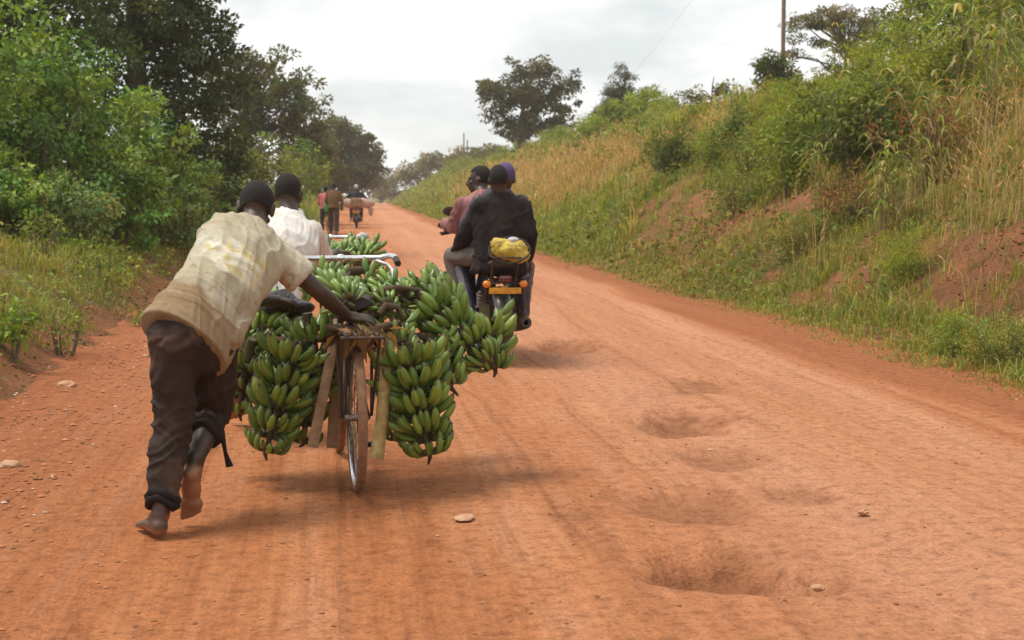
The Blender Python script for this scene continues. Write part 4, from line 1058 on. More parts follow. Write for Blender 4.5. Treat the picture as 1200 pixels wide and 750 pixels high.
cuff('rolled_cuff', lerp(J['knR'], J['anR'], .40), J['anR'] - J['knR'], .064, man1, B1, True)

# --- the man in white ahead of him
J = dict(pelvis=at(308, 362, 8.35), chest=at(336, 292, 8.62), neck=at(341, 254, 8.78), head=at(338, 228, 8.86), hf=V((.10, .95, -.30)), hu=V((0, .3, .95)),
         shL=at(312, 268, 8.68), shR=at(364, 272, 8.80), elL=at(325, 320, 9.0), wrL=at(355, 312, 9.25), elR=at(376, 306, 8.98), wrR=at(392, 297, 9.22), hdR=V((.5, .85, .1)), hnR=V((0, -.2, 1)),
         hipL=at(296, 372, 8.3), hipR=at(326, 376, 8.4), knL=at(288, 430, 8.55), anL=at(272, 474, 8.55), knR=at(320, 440, 8.45), anR=at(306, 496, 8.45))
J['toeL'] = V((at(268, 490, 8.75).x, 9.02, .02)); J['heelL'] = J['toeL'] + V((.02, -.17, .16)); J['fuL'] = V((0, .6, .8)); J['anL'] = J['heelL'] + V((0, .05, .06))
gg = gp(304, 504); J['heelR'] = V((gg.x, gg.y, .003)); J['toeR'] = J['heelR'] + V((-.05, .23, 0)); J['anR'] = J['heelR'] + V((0, .05, .085)); J['knR'] = lerp(J['hipR'], J['anR'], .5) + V((0, .08, 0))
B2 = V((-1.5, 8.5, 0)); man2 = person('man in short-sleeved white shirt pushing the front banana bicycle', J, B2, .009)
def fill(mb):
    mb.loft(torso_rings(J, (.20, .19, .18, .182, .192, .18, .085), (.135, .13, .125, .128, .125, .10, .065), (-.15, .02, .2, .4, .62, .86, 1.03)), 24)
    for k in 'LR':
        mb.cone(lerp(J['chest'], J['sh' + k], .6), J['sh' + k], .095, .07); sleeve(mb, J['sh' + k], J['el' + k], .82, .074, .088)
    mb.loft([(J['neck'] + V((0, 0, -.02)), V((.078, 0, 0)), V((0, .075, .02))), (J['neck'] + V((0, .01, .035)), V((.066, 0, 0)), V((0, .066, .02)))], 18)
garment('shirt', fill, .009, man2, B2, plaincloth((.74, .71, .66), (.60, .52, .44), 5, 7), [(.014, J['neck'] - J['pelvis'], V((1, 0, 0)), 2, 15, 5)], 3)
def fill(mb):
    p = J['pelvis']; mb.loft([(p + V((0, .02, .09)), V((.17, 0, 0)), V((0, .12, 0))), (p, V((.18, 0, 0)), V((0, .13, 0))), (p - V((0, 0, .1)), V((.165, 0, 0)), V((0, .125, 0)))], 20)
    for k in 'LR': leg(mb, [J['hip' + k] + V((0, 0, .04)), lerp(J['hip' + k], J['kn' + k], .5), J['kn' + k], lerp(J['kn' + k], J['an' + k], .55)], [.115, .105, .09, .08])
garment('trousers', fill, .010, man2, B2, plaincloth((.055, .042, .032), (.09, .06, .04)), [(.01, V((0, 0, 1)), V((1, .3, 0)), 3, 14, 2)], 3)

# ------------------------------------------------------------------ bicycles
def wheel(y, r, root, voxel=None, lite=False):
    mt = MB(); n = 40
    mt.lathe([(r + (.0215 if abs(math.sin(a)) < 2 else 0) * math.cos(a) - .0215, .0215 * math.sin(a)) for a in np.linspace(0, 2 * PI, 13)[:-1]], (0, y, r), (1, 0, 0), 56, True)
    rim = MB(); rim.lathe([(r - .040, -.014), (r - .034, -.017), (r - .034, .017), (r - .040, .014), (r - .048, .006), (r - .048, -.006)], (0, y, r), (1, 0, 0), 56, True)
    w = mt.obj('wheel', M['rubber'], root); rim.obj('rim', M['chrome'], w)
    sp = MB()
    for i in range(32):
        a = 2 * PI * i / 32; b = a + (.5 if i % 2 else -.5); sx = .03 if i % 4 < 2 else -.03
        sp.tube([(sx, y + .018 * math.cos(b), r + .018 * math.sin(b)), (0, y + (r - .045) * math.cos(a), r + (r - .045) * math.sin(a))], .0016, 4)
    sp.tube([(-.055, y, r), (.055, y, r)], .016, 10); sp.obj('spokes', M['steel'], w)
    return w
def bicycle(label, loc, rz, paint, lean=0.0, group=None):
    root = empty('bicycle', loc, rz); root.rotation_euler = (0, lean, rz); tag(root, label, 'bicycle', group)
    r = .35; BB = V((0, .46, .29)); ST = V((0, .30, .82)); HT = V((0, .86, .90)); HB = V((0, .92, .70)); F = V((0, 1.12, r)); Rr = V((0, 0, r))
    wheel(0, r, root); wheel(1.12, r, root)
    f = MB(); f.tube([BB, ST], .0145); f.tube([ST - V((0, 0, .06)), HT - V((0, 0, .03))], .0145); f.tube([HB + V((0, 0, .02)), BB], .016); f.tube([HT, HB], .018)
    for k in (1, -1):
        f.tube([ST + V((.012 * k, 0, -.06)), V((.05 * k, .05, r + .05)), V((.058 * k, 0, r))], .0085); f.tube([BB + V((.025 * k, 0, 0)), V((.058 * k, 0, r))], .0095)
    f.obj('frame', paint, root)
    fk = MB()
    for k in (1, -1): fk.tube([HB + V((.02 * k, 0, 0)), HB + V((.045 * k, .02, -.06)), V((.05 * k, 1.06, r + .12)), V((.05 * k, 1.12, r))], .010)
    fk.obj('fork', paint, root)
    for y0, a0, a1 in ((0, 55, 112), (1.12, 40, 190)):
        g = MB(); pr = []
        rows = []
        for a in np.linspace(R(a0), R(a1), 26):
            rows.append([g.bm.verts.new(V((x, y0 + (r + .02 + h) * math.cos(a), r + (r + .02 + h) * math.sin(a)))) for x, h in ((-.028, -.014), (-.018, 0), (0, .006), (.018, 0), (.028, -.014), (.026, -.016), (0, .003), (-.026, -.016))])
        for p, q in zip(rows, rows[1:]):
            for i in range(8): g.bm.faces.new((p[i], p[(i + 1) % 8], q[(i + 1) % 8], q[i]))
        g.obj('mudguard', M['dusty_metal'], root)
    hb = MB(); z = 1.062; pts = [(-.27, .66, z - .01), (-.268, .74, z + .01), (-.245, .80, z + .012), (-.20, .835, z), (-.1, .845, z), (0, .85, z), (.1, .845, z), (.20, .835, z), (.245, .80, z + .012), (.268, .74, z + .01), (.27, .66, z - .01)]
    hb.tube(pts, .0155, 10); hb.tube([HT, (0, .85, z)], .012); hb.ball((0, .85, z), (.028, .022, .022))
    h = hb.obj('handlebar', M['chrome'], root)
    for k in (1, -1):
        g = MB(); g.tube([(.27 * k, .70, z), (.27 * k, .63, z - .014), (.27 * k, .60, z - .02)], [.017, .018, .016], 10); g.obj('grip', M['black_rubber'], h)
        g = MB(); g.tube([(.18 * k, .825, z - .012), (.235 * k, .77, z - .03), (.25 * k, .70, z - .055), (.252 * k, .655, z - .10)], .007, 8); g.obj('brake_lever', M['chrome'], h)
    sd = MB(); sd.loft([((0, .13, .88), (.085, 0, 0), (0, 0, .03)), ((0, .20, .895), (.10, 0, 0), (0, 0, .035)), ((0, .30, .885), (.05, 0, 0), (0, 0, .03)), ((0, .40, .88), (.018, 0, 0), (0, 0, .018))], 14)
    sd.tube([ST, (0, .28, .88)], .012); sd.obj('saddle', M['vinyl'], root)
    rk = MB()
    for x in (-.07, -.025, .025, .07): rk.tube([(x, .24, .765), (x, -.34, .765)], .007)
    for y in (-.34, -.15, .05, .24): rk.tube([(-.095, y, .758), (.095, y, .758)], .007)
    for k in (1, -1): rk.tube([(.085 * k, -.28, .758), (.07 * k, 0, r + .01)], .007); rk.tube([(.085 * k, .1, .758), (.07 * k, 0, r + .01)], .007)
    rk.obj('carrier', M['dark_metal'], root)
    cr = MB(); cr.lathe([(.095, -.003), (.095, .003), (.082, .003), (.082, -.003)], BB + V((.05, 0, 0)), (1, 0, 0), 32, True)
    for a in range(5): cr.tube([BB + V((.05, 0, 0)), BB + V((.05, .088 * math.cos(a * 1.257), .088 * math.sin(a * 1.257)))], .006, 6)
    cr.tube([BB + V((.045, -.095, 0)), V((.045, -.035, r - .02)), V((.045, -.035, r + .035)), BB + V((.045, -.0, .095))], .005, 6); cr.tube([BB - V((.07, 0, 0)), BB + V((.07, 0, 0))], .012)
    for k, s in ((1, 1), (-1, -1)): cr.tube([BB + V((.07 * k, 0, 0)), BB + V((.08 * k, .06 * s, -.155 * s))], .009)
    c = cr.obj('crankset', M['steel'], root)
    for k, s in ((1, 1), (-1, -1)):
        pd = MB(); pd.box(BB + V((.13 * k, .06 * s, -.155 * s)), (.09, .06, .022), bev=.004); pd.obj('pedal', M['black_rubber'], c)
    return root
g0 = gp(418, 577); d0 = gp(398, 533) - g0; RZ1 = math.atan2(-d0.x, d0.y)
bike1 = bicycle('old roadster bicycle overloaded with green banana bunches in front', V((g0.x, g0.y + .02, 0)), RZ1, M['dark_metal'])
T1 = Matrix.Translation(V((g0.x, g0.y + .02, 0))) @ Matrix.Rotation(RZ1, 4, 'Z')
h2 = at(388, 280, 11.45); RZ2 = R(7)
T2o = V((h2.x, h2.y, 0)) - Matrix.Rotation(RZ2, 3, 'Z') @ V((0, .85, 0))
bike2 = bicycle('second banana bicycle mostly hidden beyond the first handlebar', T2o, RZ2, M['black_paint'])
T2 = Matrix.Translation(T2o) @ Matrix.Rotation(RZ2, 4, 'Z')

# ------------------------------------------------------------------ bananas
def banana_mesh(seed):
    r = random.Random(seed); k = 12; n = 14; rows = []; cs = []; mb = MB()
    a = R(-8 + r.uniform(-5, 5)); a1 = R(62 + r.uniform(-12, 12)); p = V((0, 0, 0)); L = 1.0
    prof = [(0, .030), (.06, .034), (.13, .050), (.22, .088), (.35, .118), (.5, .128), (.65, .125), (.78, .108), (.88, .076), (.94, .045), (.975, .030), (1.0, .022)]
    last = 0; g = []
    for i, (s, rad) in enumerate(prof):
        ang = a + (a1 - a) * s; p = p + V((math.cos(ang), 0, math.sin(ang))) * (s - last); last = s
        t = V((math.cos(ang), 0, math.sin(ang))); nn = V((-math.sin(ang), 0, math.cos(ang))); side = V((0, 1, 0))
        ring = []
        for j in range(n + 1):
            th = 2 * PI * j / (n + 1); f = 1 + .085 * math.cos(5 * th + seed)
            ring.append(mb.bm.verts.new(p + (side * math.cos(th) + nn * math.sin(th)) * rad * f))
            top = .5 + .5 * math.sin(th)
            base = np.array([.152, .238, .040]) * (1 + .16 * math.cos(5 * th + seed))
            if s < .16: base = base * (s / .16) + np.array([.135, .165, .055]) * (1 - s / .16)
            if s > .93: base = np.array([.045, .038, .018])
            elif s > .86: base = base * .75 + np.array([.05, .035, .01])
            g.append(base)
        rows.append(ring)
    for pr, q in zip(rows, rows[1:]):
        m_ = len(pr)
        for i in range(m_): mb.bm.faces.new((pr[i], pr[(i + 1) % m_], q[(i + 1) % m_], q[i]))
    mb.bm.faces.new(rows[-1]); mb.bm.faces.new(rows[0][::-1])
    me = mb.mesh('banana', 75); setcol(me, np.array(g)); me.materials.append(M['banana']); return me
BAN = [banana_mesh(i) for i in range(9)]
def basis(z, x=None):
    z = V(z).normalized(); x = V(x) if x is not None else (V((1, 0, 0)) if abs(z.x) < .9 else V((0, 1, 0)))
    x = (x - z * x.dot(z)).normalized(); y = z.cross(x); return Matrix((x, y, z)).transposed()
def make_hand(parent, z, az, arc, n, L, r0, sd, tilt=0.0):
    """one hand: a curved cushion on the stalk with a double row of fingers"""
    rr = random.Random(sd); mb = MB()
    pts = [V((math.cos(az + t) * r0, math.sin(az + t) * r0, z)) for t in np.linspace(-arc / 2, arc / 2, 9)]
    mb.tube(pts, [.010] + [.017] * 7 + [.010], 8)
    h = mb.obj('hand', M['stem'], parent)
    for i in range(n):
        t = -arc / 2 + arc * (i + .5) / n + rr.uniform(-.08, .08); row = i % 2
        b = bpy.data.objects.new('banana', rr.choice(BAN)); col.objects.link(b); b.parent = h
        l = L * rr.uniform(.80, 1.12) * (.92 if row else 1.0); w = L * rr.uniform(.78, .98)
        b.location = (math.cos(az + t) * r0, math.sin(az + t) * r0, z + (-.016 if row else .012))
        q = Matrix.Rotation(az + t + rr.uniform(-.16, .16), 4, 'Z') @ Matrix.Rotation(-(tilt + (0.12 if row else -.16) + rr.uniform(-.19, .19)), 4, 'Y') @ Matrix.Rotation(rr.uniform(-.2, .2), 4, 'X')
        b.rotation_mode = 'QUATERNION'; b.rotation_quaternion = q.to_quaternion(); b.scale = (l, w, w)
    return h
def bunch(label, foot, head, nh, per, L, r0=.045, sd=0, face=None, arc=3.6, taper=.66, stalk=.06, tail=.05, tilt=0.15, sz=None, twist=PI, stub=None):
    """foot = flower end, head = cut end; fingers curl towards the head"""
    foot = V(foot); head = V(head); ax = head - foot; LL = ax.length
    o = empty('banana_bunch', foot); o.rotation_mode = 'QUATERNION'; o.rotation_quaternion = basis(ax, face).to_quaternion()
    tag(o, label, 'bananas', 'green banana bunches on the bicycles'); rr = random.Random(sd)
    mb = MB(); mb.tube([(rr.uniform(-.02, .02), rr.uniform(-.02, .02), -tail), (0, 0, -.02), (0, 0, LL * .5), (0, 0, LL), (.015, .01, LL + stalk)], [.006, .011, .020, .027, .024], 10)
    mb.obj('stalk', M['stem'], o)
    for i in range(nh):
        f = i / max(1, nh - 1); s = taper + (1 - taper) * min(1, f * 1.7)
        make_hand(o, LL * (.02 + .90 * f), i * twist + rr.uniform(-.35, .35), arc, per, L * s, r0, sd * 50 + i, tilt)
    return o
def W1(x, y, z): return T1 @ V((x, y, z))
def W2(x, y, z): return T2 @ V((x, y, z))
# hung on the left of the rear wheel
bunch('large tapering banana bunch hanging left of the rear wheel beside the bent man', at(312, 527, 7.02), at(345, 412, 7.05), 9, 11, .178, .048, 1, V((0, -1, 0)), taper=.66, tail=.05, tilt=.30)
bunch('smaller banana bunch hanging half hidden behind the bent man', at(281, 480, 7.26), at(292, 410, 7.24), 6, 10, .150, .042, 2, V((0, -1, 0)), tilt=.25)
bunch('banana bunch wedged behind the large left bunch against the slats', at(356, 516, 7.22), at(364, 425, 7.2), 6, 10, .155, .042, 22, V((0, -1, 0)), tail=.03, tilt=.28)
bunch('loose banana bunch stacked above the large left bunch under the arm', at(300, 410, 7.35), at(335, 372, 7.40), 4, 10, .17, .045, 3, V((0, -1, 0)), tilt=.3)
# right side
bunch('large banana bunch hanging upright right of the rear wheel', at(503, 531, 6.95), at(478, 416, 6.98), 9, 11, .184, .048, 4, V((0, -1, 0)), taper=.68, tail=.05, tilt=.28)
bunch('wide banana bunch lying over the right side with tips toward the motorcycle', at(570, 424, 7.25), at(497, 352, 7.35), 8, 12, .172, .05, 5, V((0, -1, .3)), taper=.7, tail=.05, tilt=.15)
bunch('banana bunch lying behind the wide right bunch near the handlebar grip', at(522, 358, 7.75), at(492, 338, 7.80), 4, 11, .155, .045, 6, V((0, -1, .5)), tilt=.15)
bunch('curled banana bunch at the lower right edge of the load', at(580, 432, 7.3), at(568, 372, 7.4), 4, 10, .155, .04, 7, V((0, -1, 0)), tail=.04, tilt=.1)
bunch('banana bunch wedged behind the upright right bunch', at(470, 514, 7.2), at(474, 425, 7.2), 5, 10, .155, .042, 23, V((0, -1, 0)), tail=.03, tilt=.28)
bunch('banana bunch filling the gap between the upright right bunch and the wide one', at(528, 452, 7.12), at(505, 405, 7.2), 4, 10, .16, .042, 17, V((0, -1, 0)), tail=.06, tilt=.25)
bunch('banana bunch right of the handlebar grip against the road', at(506, 356, 7.6), at(484, 344, 7.75), 4, 10, .14, .042, 18, V((0, -1, .4)), tail=.05, stalk=.05, tilt=.2)
bunch('banana bunch leaning on the slats at the upper right of the large left bunch', at(374, 428, 7.12), at(362, 382, 7.15), 4, 10, .150, .042, 19, V((0, -1, 0)), tail=.04, tilt=.35)
bunch('banana bunch tucked on top of the upright right bunch below the curved stem', at(468, 405, 7.0), at(462, 380, 7.08), 2, 10, .150, .042, 20, V((0, -1, .2)), tail=.03, stalk=.02, tilt=.4)
bunch('banana bunch at the crown of the load between grip and curved stem', at(470, 350, 7.3), at(455, 344, 7.42), 3, 10, .115, .042, 21, V((0, -.8, .6)), tail=.03, stalk=.03, tilt=.25)
# on top of the carrier and saddle
bunch('banana bunch lying across the saddle below the chrome handlebar', at(408, 356, 6.98), at(390, 350, 7.16), 3, 10, .150, .04, 8, V((0, -.4, 1)), arc=3.3, twist=.35, tail=.03, stalk=.03)
bunch('upright fan of bananas between the bent man and the handlebar centre', at(378, 345, 7.40), at(384, 336, 7.46), 3, 10, .135, .035, 9, V((0, -1, .3)), arc=3.0, twist=.3, tail=.03, stalk=.03, tilt=.35)
bunch('banana bunch on the carrier beside the pushing hand', at(452, 362, 7.15), at(425, 358, 7.35), 4, 9, .140, .04, 10, V((0, -.5, 1)), arc=3.6, tail=.04, stalk=.03)
bunch('banana bunch in the middle of the load under the handlebar stem', at(425, 345, 7.45), at(432, 338, 7.70), 3, 10, .135, .04, 11, V((0, -.5, 1)), arc=4.2, tail=.03, stalk=.03)
# front bicycle
bunch('banana bunch piled high on the second bicycle ahead', at(398, 308, 10.4), at(410, 300, 10.7), 4, 10, .160, .045, 12, V((0, -.5, 1)), arc=3.2, twist=.5, tail=.03, stalk=.03)
bunch('banana bunch at the right of the pile on the second bicycle', at(425, 309, 10.3), at(430, 300, 10.6), 3, 10, .150, .045, 13, V((0, -.6, 1)), arc=3.2, twist=.4, tail=.03, stalk=.03)
bunch('banana bunch at the left of the pile beside the white sleeve', at(380, 308, 10.35), at(385, 302, 10.55), 3, 9, .140, .04, 14, V((0, -.8, .7)), arc=3.2, twist=.4, tail=.03, stalk=.03)
bunch('banana bunch slung low on the far side of the second bicycle', W2(.30, -.1, .50), W2(.26, -.05, .78), 5, 10, .17, .045, 15, V((0, -1, 0)))
bunch('banana bunch slung low on the near left side of the second bicycle', W2(-.30, -.1, .48), W2(-.26, -.05, .78), 5, 10, .17, .045, 16, V((0, -1, 0)))
# cut stalks and slats bracing the load
def slat(name, p0, p1, w, t, mat, label, face):
    p0 = V(p0); p1 = V(p1); mb = MB(); z = (p1 - p0).normalized(); B = basis(z, face)
    mb.box(p0.lerp(p1, .5), (w, t, (p1 - p0).length), tuple(B.col[i].to_3d() for i in range(3)), bev=min(w, t) * .2)
    me = mb.mesh(name); wrinkle(me, .004, z, face, 3, 60, int(p0.x * 100)); o = meshobj(name, local(me, p0), mat, None, p0); tag(o, label, 'wood'); return o
slat('wooden_slat', at(366, 524, 6.98), at(392, 398, 7.02), .050, .022, M['wood'], 'pale wooden slat slanting along the left of the rear wheel', V((1, .1, 0)))
slat('wooden_slat', at(389, 525, 7.18), at(396, 390, 7.2), .052, .022, M['wood'], 'upright wooden slat between the left slat and the wheel', V((1, .2, 0)))
p0, p1 = at(312, 401, 7.15), at(498, 394, 7.15); mb = MB(); mb.tube([p0, p0.lerp(p1, .35) + V((0, 0, .012)), p0.lerp(p1, .7), p1], [.020, .023, .022, .018], 10)
me = mb.mesh('carrying_stick'); wrinkle(me, .003, p1 - p0, V((0, 0, 1)), 6, 50, 4); tag(meshobj('carrying_stick', local(me, p0), M['brown_stem'], None, p0), 'rough wooden stick across the carrier from which the side bunches hang', 'stick')
p0, p1 = at(441, 538, 6.86), at(458, 392, 6.98); mb = MB(); mb.tube([p0, p0.lerp(p1, .3) + V((.004, 0, 0)), p0.lerp(p1, .7) - V((.003, 0, 0)), p1], [.034, .030, .029, .026], 12)
me = mb.mesh('cut_stalk'); wrinkle(me, .004, p1 - p0, V((1, 0, 0)), 4, 60, 2); tag(meshobj('cut_stalk', local(me, p0), M['pale_stem'], None, p0), 'thick yellow cut banana stalk right of the rear wheel', 'stalk')
def curvestem(pts, r, label, mat='brown_stem'):
    q = [at(*p) for p in pts]; b = q[0]; mb = MB(); mb.tube([p - b for p in q], r, 10)
    me = mb.mesh('peduncle'); wrinkle(me, .007, V((1, 0, 0)), V((0, 0, 1)), 22, 34, 3)
    tag(meshobj('fruit_stalk', me, M[mat], None, b), label, 'stalk')
curvestem([(436, 372, 7.12), (434, 352, 7.15), (446, 340, 7.2), (466, 337, 7.25), (492, 340, 7.3)], [.022, .019, .018, .016, .010], 'curved brown banana stem arching beside the pushing hand')
dl = []
for i in range(38):
    p_ = V((rng.normal(0, .06), rng.normal(0, .03), rng.normal(0, .012))); dl.append(p_)
P_ = np.array([tuple(q) for q in dl]); D_ = np.stack([rng.normal(0, .6, 38), rng.normal(-.25, .4, 38), -.55 + rng.normal(0, .35, 38)], -1)
v_, f_, c_ = leaves(P_, D_, .10 + .08 * rng.random(38), .02 + .03 * rng.random(38), palette(38, (.13, .085, .042), .5, .12), LEAF5)
tag(meshobj('dry_leaves', npmesh('dry_leaves', v_, f_, c_), M['leaf'], None, at(424, 386, 6.80)), 'dry brown banana leaves hanging under the pushing hand', 'dry leaves')
curvestem([(385, 384, 6.98), (412, 389, 6.93), (440, 386, 6.95), (468, 378, 7.02)], [.020, .028, .026, .012], 'thick dark banana stem lying across the carrier under the pushing hand')
curvestem([(444, 368, 7.05), (452, 358, 7.08), (466, 360, 7.1), (474, 374, 7.1)], [.014, .018, .017, .010], 'short brown stem curled between fingers and the right bunch')
curvestem([(436, 328, 7.6), (460, 330, 7.5), (486, 336, 7.45)], [.012, .020, .010], 'dark brown stem lying under the right grip')
curvestem([(405, 318, 7.62), (438, 316, 7.75)], [.028, .016], 'thick dark stem end below the handlebar centre')
q = [at(*p) for p in ((407, 318, 7.45), (404, 332, 7.30), (400, 350, 7.16), (397, 372, 7.06))]; mb = MB()
for a_, b_ in zip(q, q[1:]): mb.box(a_.lerp(b_, .5), (.034, .005, (b_ - a_).length + .012), tuple(basis(b_ - a_, V((1, 0, 0))).col[i].to_3d() for i in range(3)), bev=.001)
me = mb.mesh('strap'); tag(meshobj('rubber_strap', local(me, q[0]), M['black_rubber'], None, q[0]), 'dark rubber strap tying the bananas down on the carrier', 'strap')
mb = MB(); mb.ball((0, 0, 0), (.10, .10, .06), None, 24, 16); mb.ball((.08, .03, -.02), (.08, .08, .045), None, 20, 12); me = mb.remesh('plastic_sheet', .010, 2); wrinkle(me, .022, V((1, 0, .3)), V((0, .4, 1)), 6, 9, 6)
tag(meshobj('plastic_sheet', me, M['black_bag'], None, at(328, 355, 7.35)), 'crumpled black plastic sheet under the bent man\'s arm', 'plastic sheet')
mb = MB(); mb.ball((0, 0, 0), (.055, .05, .04), None, 20, 12); me = mb.mesh('bundle'); wrinkle(me, .012, V((1, 0, 0)), V((0, 0, 1)), 20, 20, 6)
tag(meshobj('cloth_bundle', me, M['white_cloth'], None, at(424, 279, 10.7)), 'small pale cloth bundle on top of the second bicycle\'s bananas', 'bundle')
# ------------------------------------------------------------------ motorcycles
def motorcycle(label, loc, rz, tank):
    root = empty('motorcycle', loc, rz); tag(root, label, 'motorcycle')
    r = .295
    for y, w in ((0, .050), (1.25, .042)):
        t = MB(); t.lathe([(r - w + w * math.cos(a), w * math.sin(a)) for a in np.linspace(0, 2 * PI, 15)[:-1]], (0, y, r), (1, 0, 0), 44, True)
        wh = t.obj('wheel', M['black_rubber'], root)
        q = MB(); q.lathe([(r - .085, -.03), (r - .07, -.034), (r - .07, .034), (r - .085, .03)], (0, y, r), (1, 0, 0), 36, True)
        for i in range(6): q.tube([(0, y, r), (0, y + (r - .08) * math.cos(i * PI / 3), r + (r - .08) * math.sin(i * PI / 3))], .010, 6)
        q.lathe([(.0, -.06), (.055, -.06), (.055, .06), (0, .06)], (0, y, r), (1, 0, 0), 20); q.obj('rim', M['steel'], wh)
    f = MB()
    f.tube([(0, 1.02, .86), (0, .90, .72), (0, .35, .66), (0, -.20, .70)], .022); f.tube([(0, 1.0, .82), (0, .88, .42), (0, .40, .28)], .020); f.tube([(0, .40, .28), (0, .36, .64)], .02)
    for k in (1, -1): f.tube([(.085 * k, .34, .31), (.095 * k, 0, r)], .018); f.tube([(.08 * k, .36, .64), (.10 * k, -.28, .70)], .012)
    f.obj('frame', M['dark_metal'], root)
    e = MB(); e.box((0, .58, .33), (.24, .26, .20), bev=.03); e.loft([((0, .66, .42), (.075, 0, 0), (0, .075, 0)), ((0, .70, .60), (.07, 0, 0), (0, .07, .02))], 18); e.lathe([(.0, -.15), (.095, -.15), (.105, -.12), (.105, .12), (.095, .15), (0, .15)], (0, .54, .32), (1, 0, 0), 24)
    for z in (.44, .47, .50, .53, .56): e.box((0, .685, z), (.18, .18, .008), bev=.002)
    e.obj('engine', M['steel'], root)
    t = MB(); t.ball((0, .72, .80), (.135, .26, .10), None, 24, 14); t.obj('fuel_tank', tank, root)
    s = MB(); s.loft([((0, .52, .79), (.10, 0, 0), (0, 0, .04)), ((0, .40, .79), (.125, 0, 0), (0, 0, .048)), ((0, .05, .80), (.135, 0, 0), (0, 0, .050)), ((0, -.22, .83), (.125, 0, 0), (0, 0, .045)), ((0, -.30, .84), (.10, 0, 0), (0, 0, .03))], 20); s.obj('seat', M['vinyl'], root)
    for k in (1, -1):
        p = MB(); p.loft([((.125 * k, .40, .64), (0, .10, 0), (.012, 0, .085)), ((.115 * k, -.05, .69), (0, .10, 0), (.01, 0, .05))], 14); p.obj('side_panel', tank, root)
        a = MB(); a.tube([(.115 * k, .02, r), (.115 * k, -.06, .68)], .014)
        for i in range(9): a.lathe([(.026, -.004), (.030, 0), (.026, .004)], V((.115 * k, .012 - .055 * i / 9, r + .06 + .25 * i / 9)), V((0, -.2, 1)), 14, True)
        a.obj('shock_absorber', M['dark_metal'], root)
    g = MB(); rows = []
    for a in np.linspace(R(75), R(205), 20):
        rows.append([g.bm.verts.new(V((x, (r + .035 + h) * math.cos(a), r + (r + .035 + h) * math.sin(a)))) for x, h in ((-.075, -.03), (-.05, 0), (0, .01), (.05, 0), (.075, -.03), (.07, -.033), (0, .004), (-.07, -.033))])
    for p, q in zip(rows, rows[1:]):
        for i in range(8): g.bm.faces.new((p[i], p[(i + 1) % 8], q[(i + 1) % 8], q[i]))
    g.obj('rear_mudguard', M['black_paint'], root)
    g = MB(); rows = []
    for a in np.linspace(R(20), R(165), 18):
        rows.append([g.bm.verts.new(V((x, 1.25 + (r + .03 + h) * math.cos(a), r + (r + .03 + h) * math.sin(a)))) for x, h in ((-.065, -.03), (-.04, 0), (0, .01), (.04, 0), (.065, -.03), (.06, -.033), (0, .004), (-.06, -.033))])
    for p, q in zip(rows, rows[1:]):
        for i in range(8): g.bm.faces.new((p[i], p[(i + 1) % 8], q[(i + 1) % 8], q[i]))
    g.obj('front_mudguard', tank, root)
    pl = MB(); pl.box((0, -.335, .618), (.262, .012, .052), (V((1, 0, 0)), V((0, 1, .25)).normalized(), V((0, -.25, 1)).normalized()), bev=.005); pl.box((0, -.31, .64), (.05, .05, .03), bev=.004); pl.obj('number_plate', M['yellow_plate'], root)
    tl = MB(); tl.box((0, -.345, .715), (.10, .05, .055), bev=.014); tl.obj('tail_light', M['red_lens'], root)
    for k in (1, -1):
        x = MB(); x.ball((.148 * k, -.335, .672), (.034, .026, .030), None, 18, 12); ts = x.obj('turn_signal', M['orange_lens'], root)
        y = MB(); y.tube([(.115 * k, -.32, .672), (.03 * k, -.30, .68)], .008, 8); y.lathe([(.035, 0), (.036, .012), (.0, .018)], (.148 * k, -.33, .672), (0, 1, 0), 18); y.obj('signal_stalk', M['black_rubber'], ts)
    ex = MB(); ex.tube([(.10, .70, .40), (.13, .78, .26), (.14, .50, .22), (.15, .20, .27), (.155, .10, .30)], .020, 12); ex.lathe([(.03, 0), (.048, .03), (.052, .25), (.050, .50), (.040, .53), (.022, .53), (.020, .45)], (.155, .15, .29), (0.02, -1, .14), 24); ex.obj('exhaust', M['dark_metal'], root)
    fk = MB()
    for k in (1, -1): fk.tube([(.085 * k, .98, .92), (.085 * k, 1.25, r)], [.018, .024], 12)
    fk.box((0, 1.0, .90), (.21, .06, .035), bev=.008); fk.box((0, 1.04, .76), (.21, .06, .035), bev=.008); fk.obj('fork', M['chrome'], root)
    hl = MB(); hl.lathe([(.0, -.10), (.06, -.09), (.085, -.02), (.09, .04), (.085, .05), (0, .06)], (0, 1.12, .86), (0, 1, .05), 24); hl.obj('headlight', M['black_paint'], root)
    hb = MB(); hb.tube([(-.37, .83, 1.05), (-.26, .90, 1.07), (-.12, .97, 1.02), (0, .97, .95), (.12, .97, 1.02), (.26, .90, 1.07), (.37, .83, 1.05)], .012, 10); h = hb.obj('handlebar', M['chrome'], root)
    for k in (1, -1):
        q = MB(); q.tube([(.27 * k, .895, 1.068), (.39 * k, .818, 1.046)], .018, 10); q.obj('grip', M['black_rubber'], h)
        q = MB(); q.tube([(.26 * k, .93, 1.068), (.40 * k, .89, 1.05)], .008, 8); q.obj('lever', M['steel'], h)
        q = MB(); q.tube([(.24 * k, .90, 1.07), (.30 * k, .92, 1.20)], .006, 8); q.ball((.31 * k, .915, 1.24), (.06, .014, .042), None, 16, 10); q.obj('mirror', M['black_rubber'], h)
        q = MB(); q.tube([(.05 * k, .46, .26), (.20 * k, .46, .25)], .010); q.tube([(.19 * k, .46, .25), (.28 * k, .46, .25)], .017); q.tube([(.09 * k, .08, .34), (.24 * k, .06, .34)], .014); q.obj('footrest', M['black_rubber'], root)
    rk = MB()
